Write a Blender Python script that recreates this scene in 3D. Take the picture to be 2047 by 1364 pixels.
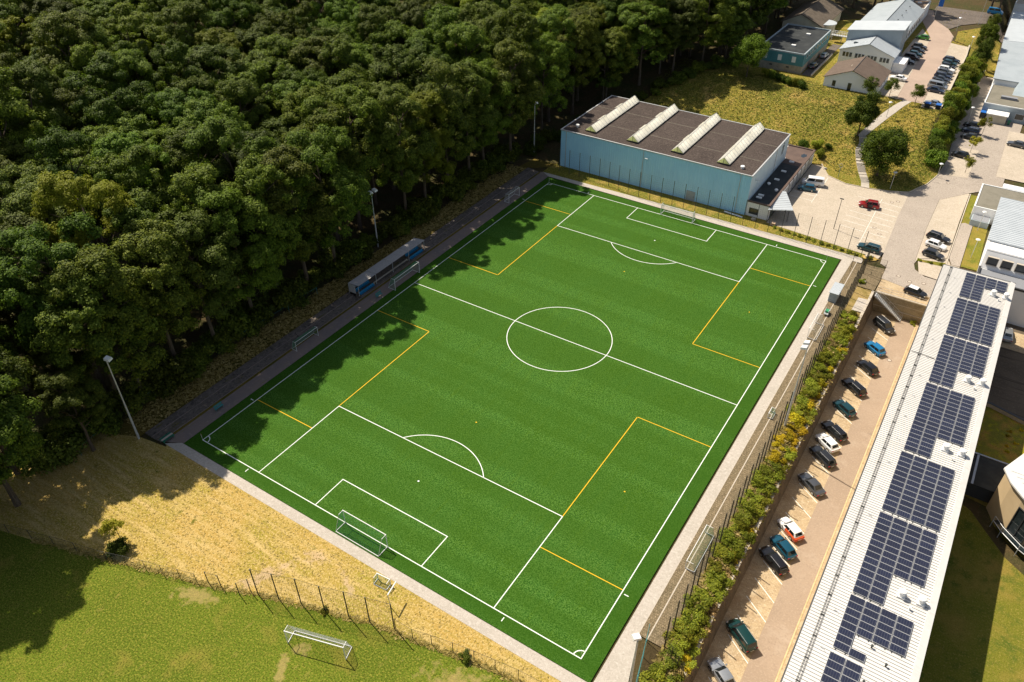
import bpy, bmesh, math, random
import numpy as np
from mathutils import Vector, Matrix
from mathutils.geometry import delaunay_2d_cdt

for o in list(bpy.data.objects):
    bpy.data.objects.remove(o, do_unlink=True)
SC = bpy.context.scene
COL = SC.collection
R = math.radians

# ------------------------------------------------------------------ camera
CAMX, CAMY, CAMZ = 51.5208, -94.2061, 82.3071
YAW, PIT, ROL, FPX = -0.57738, 0.65943, -0.00414, 1550.1977
def cam_axes():
    f = Vector((math.sin(YAW)*math.cos(PIT), math.cos(YAW)*math.cos(PIT), -math.sin(PIT)))
    r = Vector((math.cos(YAW), -math.sin(YAW), 0)); u = r.cross(f)
    return math.cos(ROL)*r+math.sin(ROL)*u, -math.sin(ROL)*r+math.cos(ROL)*u, f
cr, cu, cf = cam_axes()
cam_d = bpy.data.cameras.new('camera'); cam = bpy.data.objects.new('camera', cam_d); COL.objects.link(cam)
cam.matrix_world = Matrix(((cr.x, cu.x, -cf.x, CAMX), (cr.y, cu.y, -cf.y, CAMY), (cr.z, cu.z, -cf.z, CAMZ), (0, 0, 0, 1)))
cam_d.sensor_width = 36; cam_d.lens = FPX/2047*36; cam_d.clip_start = 1; cam_d.clip_end = 3000
SC.camera = cam
def project(x, y, z):
    d = Vector((x-CAMX, y-CAMY, z-CAMZ)); w = d.dot(cf)
    return 1023.5+FPX*d.dot(cr)/w, 682-FPX*d.dot(cu)/w

# ------------------------------------------------------------------ light
SUN_EL, SUN_AZ = 53.2, -75.5
w = bpy.data.worlds.new('World'); SC.world = w; w.use_nodes = True
nt = w.node_tree; nt.nodes.clear()
sky = nt.nodes.new('ShaderNodeTexSky'); sky.sky_type = 'NISHITA'; sky.sun_disc = False
sky.sun_elevation = R(SUN_EL); sky.sun_rotation = R(SUN_AZ); sky.altitude = 300; sky.air_density = 1.0; sky.dust_density = 2.0
bg = nt.nodes.new('ShaderNodeBackground'); bg.inputs[1].default_value = 0.072
wo = nt.nodes.new('ShaderNodeOutputWorld')
hsv = nt.nodes.new('ShaderNodeHueSaturation'); hsv.inputs['Saturation'].default_value = 0.68
nt.links.new(sky.outputs[0], hsv.inputs['Color']); nt.links.new(hsv.outputs[0], bg.inputs[0]); nt.links.new(bg.outputs[0], wo.inputs[0])
sl = bpy.data.lights.new('sun', 'SUN'); sl.energy = 4.6; sl.angle = R(0.53); sl.color = (1.0, 0.90, 0.75)
sun = bpy.data.objects.new('sun', sl); COL.objects.link(sun); sun.location = (-120, 60, 160)
sun.rotation_euler = Vector((1.76, -0.455, -2.43)).to_track_quat('-Z', 'Y').to_euler()
vs = SC.view_settings; vs.view_transform = 'Standard'; vs.look = 'None'; vs.gamma = 1.0; vs.exposure = 0.6
SC.render.engine = 'CYCLES'
cy = SC.cycles
cy.max_bounces = 5; cy.diffuse_bounces = 3; cy.glossy_bounces = 3; cy.transmission_bounces = 3; cy.transparent_max_bounces = 6
cy.caustics_reflective = False; cy.caustics_refractive = False; cy.sample_clamp_indirect = 6

# ------------------------------------------------------------------ helpers
def S(t):
    t = min(1.0, max(0.0, t)); return t*t*(3-2*t)
def lerp(a, b, t): return a+(b-a)*t

ZUP = 7.0      # level of the upper car park
ZP = -4.0      # level of the sunken car park
def bank_top(y): return lerp(-1.0, -0.05, S((y-26)/9))
def zt(x, y):
    """height of the land"""
    z = 0.0
    if x < -46: z += 0.09*(-46-x)*S((-46-x)/25)
    if y > 86 and x < 46:
        up = ZUP*S((y-88-2.5*S((x-10)/8))/37)
        z += up*(1-S((x-38.6)/5.0))
    if x > 38.6 and y > 95:
        z += 1.0*S((y-95)/40)*S((x-38.6)/5.0)
    if y < 44.6 and x > 39.6:
        b = bank_top(y)
        if x < 42.5: z += b*S((x-39.6)/2.9)
        elif x < 43.45: z += lerp(b, ZP, (x-42.5)/0.95) if x > 42.6 else b
        else: z += ZP
    elif x > 63.8 and y < 62:
        z += ZP*(1-S((y-58)/4))
    return z

ORG = {}
class MB:
    """collects faces, then links them as ONE mesh object"""
    def __init__(s): s.v = []; s.f = []
    def add(s, vs_, fs_):
        n = len(s.v); s.v += [tuple(p) for p in vs_]; s.f += [tuple(i+n for i in f) for f in fs_]; return s
    def box(s, x0, x1, y0, y1, z0, z1):
        return s.add([(x0,y0,z0),(x1,y0,z0),(x1,y1,z0),(x0,y1,z0),(x0,y0,z1),(x1,y0,z1),(x1,y1,z1),(x0,y1,z1)],
                     [(0,3,2,1),(4,5,6,7),(0,1,5,4),(1,2,6,5),(2,3,7,6),(3,0,4,7)])
    def obox(s, c, d, rz=0):
        ca, sa = math.cos(rz), math.sin(rz); vs_ = []
        for z in (-1, 1):
            for x, y in ((-1,-1),(1,-1),(1,1),(-1,1)):
                X, Y = x*d[0]/2, y*d[1]/2
                vs_.append((c[0]+X*ca-Y*sa, c[1]+X*sa+Y*ca, c[2]+z*d[2]/2))
        return s.add(vs_, [(0,3,2,1),(4,5,6,7),(0,1,5,4),(1,2,6,5),(2,3,7,6),(3,0,4,7)])
    def tube(s, p0, p1, r0, r1=None, n=8, caps=True):
        r1 = r0 if r1 is None else r1
        p0, p1 = Vector(p0), Vector(p1); d = (p1-p0)
        if d.length < 1e-6: return s
        d.normalize(); a = d.orthogonal().normalized(); b = d.cross(a); vs_ = []
        for p, r in ((p0, r0), (p1, r1)):
            for i in range(n):
                t = 2*math.pi*i/n; vs_.append(p+(a*math.cos(t)+b*math.sin(t))*r)
        fs = [(i, (i+1) % n, n+(i+1) % n, n+i) for i in range(n)]
        if caps: fs += [tuple(range(n-1, -1, -1)), tuple(range(n, 2*n))]
        return s.add(vs_, fs)
    def path(s, pts, r, n=6):
        for a, b in zip(pts[:-1], pts[1:]): s.tube(a, b, r, n=n)
        return s
    def prism(s, poly, z0, z1):
        n = len(poly)
        a = sum(poly[i][0]*poly[(i+1) % n][1]-poly[(i+1) % n][0]*poly[i][1] for i in range(n))
        if a < 0: poly = poly[::-1]
        z0f = z0 if callable(z0) else (lambda x, y: z0); z1f = z1 if callable(z1) else (lambda x, y: z1)
        vs_ = [(x, y, z0f(x, y)) for x, y in poly]+[(x, y, z1f(x, y)) for x, y in poly]
        return s.add(vs_, [tuple(range(n-1, -1, -1)), tuple(range(n, 2*n))]+[(i, (i+1) % n, n+(i+1) % n, n+i) for i in range(n)])
    def quad(s, a, b, c, d): return s.add([a, b, c, d], [(0,1,2,3)])
    def slab(s, pts, t):
        """a thin solid panel: pts wound so that its normal is the outer side"""
        P = [Vector(p) for p in pts]; n = (P[1]-P[0]).cross(P[2]-P[0]).normalized()*t; k = len(P)
        return s.add([p-n for p in P]+P, [tuple(range(k-1, -1, -1)), tuple(range(k, 2*k))]+[(i, (i+1) % k, k+(i+1) % k, k+i) for i in range(k)])
    def mesh(s, name, mat):
        me = bpy.data.meshes.new(name); me.from_pydata(s.v, [], s.f); me.update()
        if mat is not None: me.materials.append(mat)
        return me
    def build(s, name, mat, parent=None, smooth=False, world=True):
        if parent is not None and world:
            L = ORG[parent.name]; s.v = [(x-L[0], y-L[1], z-L[2]) for x, y, z in s.v]
        me = s.mesh(name, mat)
        if smooth:
            for p in me.polygons: p.use_smooth = True
        return link(name, me, parent)

def link(name, me, parent=None):
    o = bpy.data.objects.new(name, me); COL.objects.link(o)
    if parent is not None:
        o.parent = parent; ORG[o.name] = ORG[parent.name]
    else: ORG[o.name] = (0.0, 0.0, 0.0)
    return o
def tag(o, label=None, cat=None, group=None, kind=None):
    if label: o['label'] = label
    if cat: o['category'] = cat
    if group: o['group'] = group
    if kind: o['kind'] = kind
    return o
def thing(name, label, cat, loc=(0, 0, 0), rz=0, group=None):
    o = bpy.data.objects.new(name, None); COL.objects.link(o); o.empty_display_size = 0.3
    o.location = loc; o.rotation_euler = (0, 0, rz); ORG[o.name] = tuple(float(c) for c in loc)
    return tag(o, label, cat, group)
def copy_tree(o, parent=None):
    c = o.copy(); COL.objects.link(c); c.parent = parent
    for ch in o.children: copy_tree(ch, c)
    return c

# ------------------------------------------------------------------ materials
def new_mat(name):
    m = bpy.data.materials.new(name); m.use_nodes = True; n = m.node_tree; n.nodes.clear()
    return m, n, n.nodes, n.links
def rgba(c): return (c[0], c[1], c[2], 1.0)
def noise_mat(name, base, layers=(), rough=0.9, bump=None, spec=0.25, metal=0.0, extra=None, coat=0.0):
    """layers: (scale, colour, low, high[, stretch xyz[, detail]]) noise masks laid over the base colour"""
    m, n, N, L = new_mat(name)
    out = N.new('ShaderNodeOutputMaterial'); bs = N.new('ShaderNodeBsdfPrincipled')
    tc = N.new('ShaderNodeTexCoord')
    bs.inputs['Roughness'].default_value = rough; bs.inputs['Metallic'].default_value = metal
    bs.inputs['Specular IOR Level'].default_value = spec; bs.inputs['Coat Weight'].default_value = coat
    rgb = N.new('ShaderNodeRGB'); rgb.outputs[0].default_value = rgba(base); col = rgb.outputs[0]
    for i, ly in enumerate(layers):
        sc_, c2, lo, hi = ly[:4]; st = ly[4] if len(ly) > 4 else (1, 1, 1); det = ly[5] if len(ly) > 5 else 3
        mp = N.new('ShaderNodeMapping'); mp.inputs['Scale'].default_value = st; mp.inputs['Location'].default_value = (i*37.3, i*11.7, 0)
        tx = N.new('ShaderNodeTexNoise'); tx.inputs['Scale'].default_value = sc_; tx.inputs['Detail'].default_value = det; tx.inputs['Roughness'].default_value = 0.6
        rp = N.new('ShaderNodeMapRange'); rp.inputs['From Min'].default_value = lo; rp.inputs['From Max'].default_value = hi
        mx = N.new('ShaderNodeMix'); mx.data_type = 'RGBA'
        L.new(tc.outputs['Object'], mp.inputs['Vector']); L.new(mp.outputs[0], tx.inputs['Vector']); L.new(tx.outputs['Fac'], rp.inputs['Value'])
        L.new(rp.outputs[0], mx.inputs['Factor']); L.new(col, mx.inputs['A']); mx.inputs['B'].default_value = rgba(c2)
        col = mx.outputs['Result']
    if extra: col = extra(n, tc, col)
    L.new(col, bs.inputs['Base Color'])
    if bump:
        tx = N.new('ShaderNodeTexNoise'); tx.inputs['Scale'].default_value = bump[0]; tx.inputs['Detail'].default_value = 4
        bp = N.new('ShaderNodeBump'); bp.inputs['Strength'].default_value = bump[1]; bp.inputs['Distance'].default_value = bump[2]
        L.new(tc.outputs['Object'], tx.inputs['Vector']); L.new(tx.outputs['Fac'], bp.inputs['Height']); L.new(bp.outputs[0], bs.inputs['Normal'])
    L.new(bs.outputs[0], out.inputs[0])
    return m
def mix_node(n, fac, a, b, blend='MIX'):
    mx = n.nodes.new('ShaderNodeMix'); mx.data_type = 'RGBA'; mx.blend_type = blend
    for k, v in (('Factor', fac), ('A', a), ('B', b)):
        if isinstance(v, (tuple, list)): mx.inputs[k].default_value = rgba(v)
        elif isinstance(v, (int, float)): mx.inputs[k].default_value = v
        else: n.links.new(v, mx.inputs[k])
    return mx.outputs['Result']
def math_node(n, op, a, b=None, c=None):
    m = n.nodes.new('ShaderNodeMath'); m.operation = op
    for i, v in enumerate((a, b, c)):
        if v is None: continue
        if isinstance(v, (int, float)): m.inputs[i].default_value = v
        else: n.links.new(v, m.inputs[i])
    return m.outputs[0]
def leaf_mat(name, dark, light, warm, trans=0.35, hue=0.06, warm_from=0.82):
    m, n, N, L = new_mat(name)
    out = N.new('ShaderNodeOutputMaterial'); geo = N.new('ShaderNodeNewGeometry'); oi = N.new('ShaderNodeObjectInfo')
    c = mix_node(n, geo.outputs['Random Per Island'], dark, light)
    mr = N.new('ShaderNodeMapRange'); mr.inputs['From Min'].default_value = warm_from; mr.inputs['From Max'].default_value = 1.0
    L.new(oi.outputs['Random'], mr.inputs['Value'])
    c = mix_node(n, math_node(n, 'MULTIPLY', mr.outputs[0], 0.75), c, warm)
    hs = N.new('ShaderNodeHueSaturation')
    L.new(math_node(n, 'ADD', math_node(n, 'MULTIPLY', oi.outputs['Random'], hue), 0.5-hue*0.7), hs.inputs['Hue'])
    rr = math_node(n, 'FRACT', math_node(n, 'MULTIPLY', oi.outputs['Random'], 7.31))
    L.new(math_node(n, 'ADD', math_node(n, 'MULTIPLY', rr, 0.75), 0.65), hs.inputs['Value'])
    hs.inputs['Saturation'].default_value = 1.0; L.new(c, hs.inputs['Color'])
    d = N.new('ShaderNodeBsdfPrincipled'); d.inputs['Roughness'].default_value = 0.6; d.inputs['Specular IOR Level'].default_value = 0.14
    t = N.new('ShaderNodeBsdfTranslucent')
    L.new(hs.outputs[0], d.inputs['Base Color']); L.new(mix_node(n, 1.0, hs.outputs[0], (1.0, 1.1, 0.55), 'MULTIPLY'), t.inputs['Color'])
    ms = N.new('ShaderNodeMixShader'); ms.inputs[0].default_value = trans
    L.new(d.outputs[0], ms.inputs[1]); L.new(t.outputs[0], ms.inputs[2]); L.new(ms.outputs[0], out.inputs[0])
    return m
def plain(name, c, rough=0.6, metal=0.0, spec=0.4, var=0.12, scale=3.0, coat=0.0):
    return noise_mat(name, c, [(scale, tuple(k*(1-var*2) for k in c), 0.45, 0.75), (scale*9, tuple(min(1, k*(1+var)) for k in c), 0.5, 0.8)], rough, None, spec, metal, None, coat)

M = {}
def stains(lst, c):
    def ex(n, tc, col):
        nz = n.nodes.new('ShaderNodeTexNoise'); nz.inputs['Scale'].default_value = 1.1; nz.inputs['Detail'].default_value = 5; n.links.new(tc.outputs['Object'], nz.inputs['Vector'])
        for cx, cy_, rx, ry, rot in lst:
            mp = n.nodes.new('ShaderNodeMapping'); mp.vector_type = 'TEXTURE'; mp.inputs['Location'].default_value = (cx, cy_, 0); mp.inputs['Rotation'].default_value = (0, 0, rot); mp.inputs['Scale'].default_value = (rx, ry, 50)
            n.links.new(tc.outputs['Object'], mp.inputs['Vector']); vl = n.nodes.new('ShaderNodeVectorMath'); vl.operation = 'LENGTH'; n.links.new(mp.outputs[0], vl.inputs[0])
            mr = n.nodes.new('ShaderNodeMapRange'); mr.inputs['From Min'].default_value = 1.35; mr.inputs['From Max'].default_value = 0.5
            n.links.new(math_node(n, 'ADD', vl.outputs['Value'], math_node(n, 'MULTIPLY', math_node(n, 'SUBTRACT', nz.outputs['Fac'], 0.5), 4.0)), mr.inputs['Value'])
            col = mix_node(n, math_node(n, 'MULTIPLY', mr.outputs[0], 0.5), col, c)
        return col
    return ex
# turf: bands across the pitch and a darker run-off outside the lines
def turf_extra(n, tc, col):
    sp = n.nodes.new('ShaderNodeSeparateXYZ'); n.links.new(tc.outputs['Object'], sp.inputs[0])
    wv = n.nodes.new('ShaderNodeTexNoise'); wv.noise_dimensions = '1D'; wv.inputs['Scale'].default_value = 0.17; wv.inputs['Detail'].default_value = 1.0
    n.links.new(math_node(n, 'ADD', sp.outputs['Y'], 7.0), wv.inputs['W'])
    mr = n.nodes.new('ShaderNodeMapRange'); mr.inputs['From Min'].default_value = 0.44; mr.inputs['From Max'].default_value = 0.52
    n.links.new(wv.outputs['Fac'], mr.inputs['Value'])
    col = mix_node(n, math_node(n, 'MULTIPLY', mr.outputs[0], 0.42), col, (0.030, 0.082, 0.004))
    ox = math_node(n, 'GREATER_THAN', math_node(n, 'ABSOLUTE', sp.outputs['X']), 32.15)
    oy = math_node(n, 'GREATER_THAN', math_node(n, 'ABSOLUTE', sp.outputs['Y']), 50.4)
    return mix_node(n, math_node(n, 'MULTIPLY', math_node(n, 'MAXIMUM', ox, oy), 0.5), col, (0.022, 0.072, 0.004))
M['turf'] = noise_mat('turf', (0.043, 0.121, 0.015), [(0.12, (0.040, 0.100, 0.005), 0.4, 0.7), (0.5, (0.052, 0.120, 0.008), 0.5, 0.7, (3, 0.25, 1)), (5.5, (0.076, 0.165, 0.026), 0.47, 0.57, (1, 1, 1), 1), (6.5, (0.018, 0.066, 0.005), 0.51, 0.61, (1, 1, 1), 1)], 0.9, (14.0, 0.5, 0.03), 0.08, extra=turf_extra)
M['white_line'] = noise_mat('white_line', (0.78, 0.80, 0.76), [(12, (0.6, 0.66, 0.56), 0.5, 0.75)], 0.8)
M['yellow_line'] = noise_mat('yellow_line', (0.72, 0.42, 0.015), [(12, (0.55, 0.36, 0.02), 0.5, 0.75)], 0.8)
M['concrete'] = noise_mat('concrete', (0.43, 0.385, 0.33), [(0.25, (0.385, 0.345, 0.29), 0.4, 0.7), (2.5, (0.53, 0.49, 0.43), 0.5, 0.75), (3.5, (0.33, 0.295, 0.245), 0.52, 0.72), (5, (0.52, 0.47, 0.41), 0.54, 0.74)], 0.9, (40, 0.3, 0.01))
def brick_extra(sx, sy, mortar, amt, rot=0.0):
    def ex(n, tc, col):
        mp = n.nodes.new('ShaderNodeMapping'); mp.inputs['Rotation'].default_value = (0, 0, rot)
        bk = n.nodes.new('ShaderNodeTexBrick'); bk.inputs['Scale'].default_value = 1.0
        bk.inputs['Brick Width'].default_value = sx; bk.inputs['Row Height'].default_value = sy; bk.inputs['Mortar Size'].default_value = min(sx, sy)*0.09; bk.inputs['Mortar Smooth'].default_value = 0.2
        bk.inputs['Color1'].default_value = (1, 1, 1, 1); bk.inputs['Color2'].default_value = (0.72, 0.72, 0.72, 1); bk.inputs['Mortar'].default_value = rgba(mortar)
        n.links.new(tc.outputs['Object'], mp.inputs['Vector']); n.links.new(mp.outputs[0], bk.inputs['Vector'])
        return mix_node(n, amt, col, bk.outputs['Color'], 'MULTIPLY')
    return ex
M['setts'] = noise_mat('setts', (0.235, 0.18, 0.105), [(0.5, (0.18, 0.145, 0.085), 0.4, 0.7), (3.4, (0.33, 0.255, 0.16), 0.5, 0.66), (4.6, (0.12, 0.092, 0.05), 0.52, 0.68)], 0.9, (18, 0.4, 0.02), extra=brick_extra(0.24, 0.36, (0.28, 0.25, 0.2), 0.85))
M['pavers'] = noise_mat('pavers', (0.48, 0.41, 0.325), [(0.22, (0.42, 0.36, 0.28), 0.42, 0.7), (1.2, (0.55, 0.48, 0.385), 0.5, 0.8), (0.6, (0.40, 0.31, 0.21), 0.60, 0.85), (3.2, (0.38, 0.325, 0.255), 0.5, 0.7), (4.4, (0.60, 0.53, 0.43), 0.53, 0.72)], 0.9, (20, 0.2, 0.01), extra=brick_extra(0.4, 0.2, (0.55, 0.52, 0.46), 0.4))
M['bay_pavers'] = noise_mat('bay_pavers', (0.50, 0.385, 0.235), [(0.25, (0.40, 0.29, 0.17), 0.42, 0.68), (0.7, (0.58, 0.48, 0.33), 0.5, 0.8), (3.2, (0.37, 0.265, 0.16), 0.5, 0.7), (4.2, (0.60, 0.50, 0.35), 0.54, 0.74)], 0.9, (20, 0.2, 0.01), extra=brick_extra(0.4, 0.2, (0.5, 0.46, 0.38), 0.55))
M['red_pavers'] = noise_mat('red_pavers', (0.42, 0.32, 0.255), [(0.2, (0.36, 0.275, 0.22), 0.42, 0.7), (8, (0.48, 0.375, 0.30), 0.5, 0.75)], 0.9, extra=brick_extra(0.4, 0.2, (0.6, 0.55, 0.5), 0.4))
M['asphalt'] = noise_mat('asphalt', (0.36, 0.31, 0.26), [(0.12, (0.32, 0.275, 0.23), 0.42, 0.65), (0.3, (0.27, 0.235, 0.20), 0.64, 0.70), (0.8, (0.37, 0.32, 0.265), 0.55, 0.8), (3.2, (0.25, 0.21, 0.17), 0.5, 0.68), (4.5, (0.46, 0.40, 0.335), 0.52, 0.7)], 0.92, (60, 0.4, 0.01))
M['drive'] = noise_mat('drive', (0.345, 0.262, 0.19), [(0.12, (0.305, 0.23, 0.165), 0.42, 0.65), (0.35, (0.39, 0.31, 0.235), 0.56, 0.75), (0.25, (0.26, 0.20, 0.15), 0.66, 0.72), (3.2, (0.30, 0.225, 0.165), 0.5, 0.68), (4.5, (0.40, 0.31, 0.23), 0.52, 0.7)], 0.92, (60, 0.4, 0.01))
M['dark_asphalt'] = noise_mat('dark_asphalt', (0.135, 0.112, 0.095), [(0.3, (0.10, 0.083, 0.07), 0.42, 0.65), (3, (0.20, 0.165, 0.14), 0.5, 0.68), (0.8, (0.12, 0.10, 0.03), 0.60, 0.68, (3, 0.3, 1)), (2.0, (0.06, 0.05, 0.045), 0.56, 0.68)], 0.92, (60, 0.4, 0.01))
M['yard'] = noise_mat('yard', (0.13, 0.10, 0.07), [(0.3, (0.10, 0.078, 0.055), 0.42, 0.65), (3, (0.17, 0.135, 0.095), 0.52, 0.72), (0.5, (0.07, 0.055, 0.04), 0.58, 0.64, (0.1, 2, 1))], 0.92)
M['track'] = noise_mat('track', (0.22, 0.17, 0.145), [(0.3, (0.18, 0.15, 0.14), 0.42, 0.65), (1.4, (0.30, 0.24, 0.20), 0.55, 0.8), (14, (0.15, 0.13, 0.12), 0.52, 0.75), (0.9, (0.20, 0.17, 0.06), 0.62, 0.72, (4, 0.25, 1))], 0.92, (30, 0.4, 0.02))
M['dry_grass'] = noise_mat('dry_grass', (0.40, 0.265, 0.068), [(0.07, (0.27, 0.225, 0.03), 0.43, 0.58), (0.9, (0.50, 0.37, 0.15), 0.46, 0.66, (0.12, 1.1, 1)), (1.1, (0.33, 0.24, 0.05), 0.52, 0.66, (0.35, 1, 1)), (4.5, (0.52, 0.38, 0.15), 0.48, 0.62, (1, 0.8, 1), 2), (5.5, (0.27, 0.185, 0.035), 0.52, 0.68, (1, 0.8, 1), 2), (0.6, (0.13, 0.125, 0.015), 0.62, 0.70, (1, 1, 1), 6)], 0.95, (5, 0.6, 0.1), 0.1, extra=stains([(-6.4, -62.0, 0.8, 3.6, -0.42), (3.2, -57.4, 0.4, 2.4, 1.1), (-3.0, -56.5, 1.4, 0.8, 0.2)], (0.50, 0.36, 0.25)))
M['meadow'] = noise_mat('meadow', (0.215, 0.172, 0.026), [(0.05, (0.115, 0.128, 0.012), 0.42, 0.58), (0.18, (0.38, 0.255, 0.075), 0.52, 0.72), (0.9, (0.085, 0.125, 0.012), 0.53, 0.66), (3.2, (0.40, 0.29, 0.08), 0.50, 0.64, (1, 1, 1), 2), (4.2, (0.095, 0.085, 0.01), 0.52, 0.66, (1, 1, 1), 2)], 0.95, (3.5, 0.9, 0.2), 0.1)
M['field'] = noise_mat('field', (0.108, 0.150, 0.012), [(0.07, (0.085, 0.122, 0.010), 0.42, 0.62), (0.2, (0.25, 0.19, 0.04), 0.56, 0.76), (0.8, (0.30, 0.225, 0.065), 0.62, 0.80, (1.3, 0.5, 1)), (4.5, (0.215, 0.215, 0.03), 0.49, 0.62, (1, 1, 1), 2), (5.5, (0.052, 0.065, 0.005), 0.51, 0.63, (1, 1, 1), 2)], 0.95, (7, 0.8, 0.08), 0.1, extra=stains([(4.4, -69.6, 0.6, 1.9, 0.5), (4.6, -66.8, 1.0, 0.6, 0.3), (-11.5, -68.6, 2.4, 1.0, 0.3), (24, -60, 4.5, 1.6, 0.2)], (0.40, 0.285, 0.12)))
M['lawn'] = noise_mat('lawn', (0.15, 0.15, 0.018), [(0.12, (0.25, 0.18, 0.04), 0.45, 0.65), (0.6, (0.08, 0.11, 0.014), 0.5, 0.72), (4, (0.26, 0.21, 0.05), 0.52, 0.70), (7, (0.065, 0.07, 0.008), 0.52, 0.72)], 0.95, (8, 0.7, 0.08), 0.1)
M['sedum'] = noise_mat('sedum', (0.20, 0.19, 0.03), [(0.4, (0.36, 0.22, 0.05), 0.48, 0.65), (1.2, (0.33, 0.31, 0.02), 0.52, 0.7), (7, (0.10, 0.11, 0.02), 0.52, 0.72)], 0.95, (5, 0.8, 0.15), 0.1)
M['bank'] = noise_mat('bank', (0.33, 0.235, 0.09), [(0.3, (0.22, 0.17, 0.05), 0.42, 0.62), (1.2, (0.42, 0.31, 0.15), 0.52, 0.72), (6, (0.14, 0.11, 0.03), 0.52, 0.72)], 0.95, (5, 0.8, 0.15), 0.1)
M['forest_floor'] = noise_mat('forest_floor', (0.075, 0.055, 0.025), [(0.2, (0.05, 0.055, 0.018), 0.42, 0.62), (2, (0.12, 0.085, 0.04), 0.52, 0.75)], 0.95, (4, 0.8, 0.2), 0.1)
M['shade_grass'] = noise_mat('shade_grass', (0.150, 0.108, 0.024), [(0.2, (0.085, 0.075, 0.015), 0.42, 0.62), (1.2, (0.20, 0.145, 0.04), 0.54, 0.75), (4, (0.07, 0.055, 0.01), 0.52, 0.70)], 0.95, (5, 0.8, 0.15), 0.1)  # dry grass with the shade under the wood darkened into its colour
M['bare_soil'] = noise_mat('bare_soil', (0.46, 0.335, 0.235), [(0.8, (0.40, 0.28, 0.19), 0.45, 0.7), (9, (0.54, 0.41, 0.31), 0.52, 0.75)], 0.95, (14, 0.6, 0.04), 0.1)
M['kerb'] = noise_mat('kerb', (0.50, 0.44, 0.36), [(3, (0.38, 0.34, 0.27), 0.45, 0.75)], 0.9)
M['yellow_kerb'] = noise_mat('yellow_kerb', (0.60, 0.47, 0.27), [(1.5, (0.44, 0.33, 0.15), 0.45, 0.75)], 0.9)
M['blockwall'] = noise_mat('blockwall', (0.27, 0.205, 0.13), [(0.8, (0.17, 0.13, 0.08), 0.42, 0.68), (7, (0.35, 0.28, 0.19), 0.52, 0.75)], 0.92, (12, 0.6, 0.05))
M['stonewall'] = noise_mat('stonewall', (0.33, 0.27, 0.165), [(0.8, (0.23, 0.185, 0.11), 0.42, 0.68), (7, (0.42, 0.36, 0.25), 0.52, 0.75)], 0.92, (12, 0.6, 0.05))
M['steel'] = plain('steel', (0.42, 0.43, 0.44), 0.42, 0.7)
M['galv'] = plain('galv', (0.55, 0.56, 0.56), 0.5, 0.35)
M['dark_steel'] = plain('dark_steel', (0.045, 0.05, 0.045), 0.55, 0.2)
M['rust_post'] = plain('rust_post', (0.040, 0.032, 0.022), 0.6, 0.1)
M['green_steel'] = plain('green_steel', (0.03, 0.16, 0.10), 0.5, 0.1)
M['teal_steel'] = plain('teal_steel', (0.05, 0.22, 0.22), 0.5, 0.1)
M['white_paint'] = plain('white_paint', (0.80, 0.80, 0.78), 0.45, 0.0, var=0.05)
M['net_green'] = plain('net_green', (0.035, 0.26, 0.12), 0.8)
M['net_white'] = plain('net_white', (0.5, 0.52, 0.5), 0.8)
M['wire'] = plain('wire', (0.05, 0.075, 0.06), 0.6, 0.2)
M['wire_blue'] = plain('wire_blue', (0.07, 0.27, 0.27), 0.6, 0.0)
M['lamp_head'] = plain('lamp_head', (0.72, 0.73, 0.72), 0.35, 0.2, var=0.04)
M['lamp_glass'] = noise_mat('lamp_glass', (0.75, 0.77, 0.78), [], 0.1, spec=0.6)
M['glass'] = noise_mat('glass', (0.018, 0.026, 0.03), [(0.4, (0.05, 0.06, 0.065), 0.45, 0.7)], 0.06, spec=0.8)
M['car_glass'] = noise_mat('car_glass', (0.014, 0.018, 0.02), [], 0.05, spec=0.7)
M['tyre'] = noise_mat('tyre', (0.012, 0.012, 0.012), [], 0.85)
M['rim'] = plain('rim', (0.45, 0.46, 0.47), 0.35, 0.8)
M['head_light'] = noise_mat('head_light', (0.7, 0.72, 0.74), [], 0.08, spec=0.8)
M['tail_light'] = noise_mat('tail_light', (0.42, 0.008, 0.008), [], 0.15, spec=0.6)
M['plate'] = noise_mat('plate', (0.7, 0.7, 0.68), [], 0.5)
M['bark'] = noise_mat('bark', (0.095, 0.07, 0.048), [(1.2, (0.15, 0.12, 0.085), 0.5, 0.7, (3, 3, 0.6)), (6, (0.05, 0.038, 0.026), 0.5, 0.75)], 0.95, (9, 0.7, 0.05))
M['leaf'] = leaf_mat('leaf', (0.036, 0.074, 0.008), (0.160, 0.232, 0.022), (0.30, 0.28, 0.018), 0.34, 0.045, 0.88)
M['leaf_dark'] = leaf_mat('leaf_dark', (0.030, 0.054, 0.005), (0.130, 0.168, 0.018), (0.11, 0.12, 0.02), 0.25, 0.04)
M['leaf_shrub'] = leaf_mat('leaf_shrub', (0.085, 0.130, 0.010), (0.26, 0.30, 0.028), (0.34, 0.33, 0.03), 0.3, 0.06, 0.6)
M['leaf_gold'] = leaf_mat('leaf_gold', (0.24, 0.19, 0.010), (0.52, 0.40, 0.012), (0.40, 0.36, 0.02), 0.25, 0.03)
M['leaf_dry'] = leaf_mat('leaf_dry', (0.24, 0.175, 0.055), (0.46, 0.34, 0.13), (0.22, 0.20, 0.04), 0.2, 0.03)
M['leaf_sapling'] = leaf_mat('leaf_sapling', (0.12, 0.15, 0.012), (0.32, 0.30, 0.03), (0.36, 0.28, 0.03), 0.35, 0.03)
M['tuft'] = leaf_mat('tuft', (0.22, 0.17, 0.035), (0.50, 0.38, 0.15), (0.3, 0.25, 0.05), 0.25, 0.0)
M['tuft_green'] = leaf_mat('tuft_green', (0.09, 0.12, 0.015), (0.30, 0.27, 0.05), (0.2, 0.2, 0.03), 0.25, 0.0)
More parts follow.
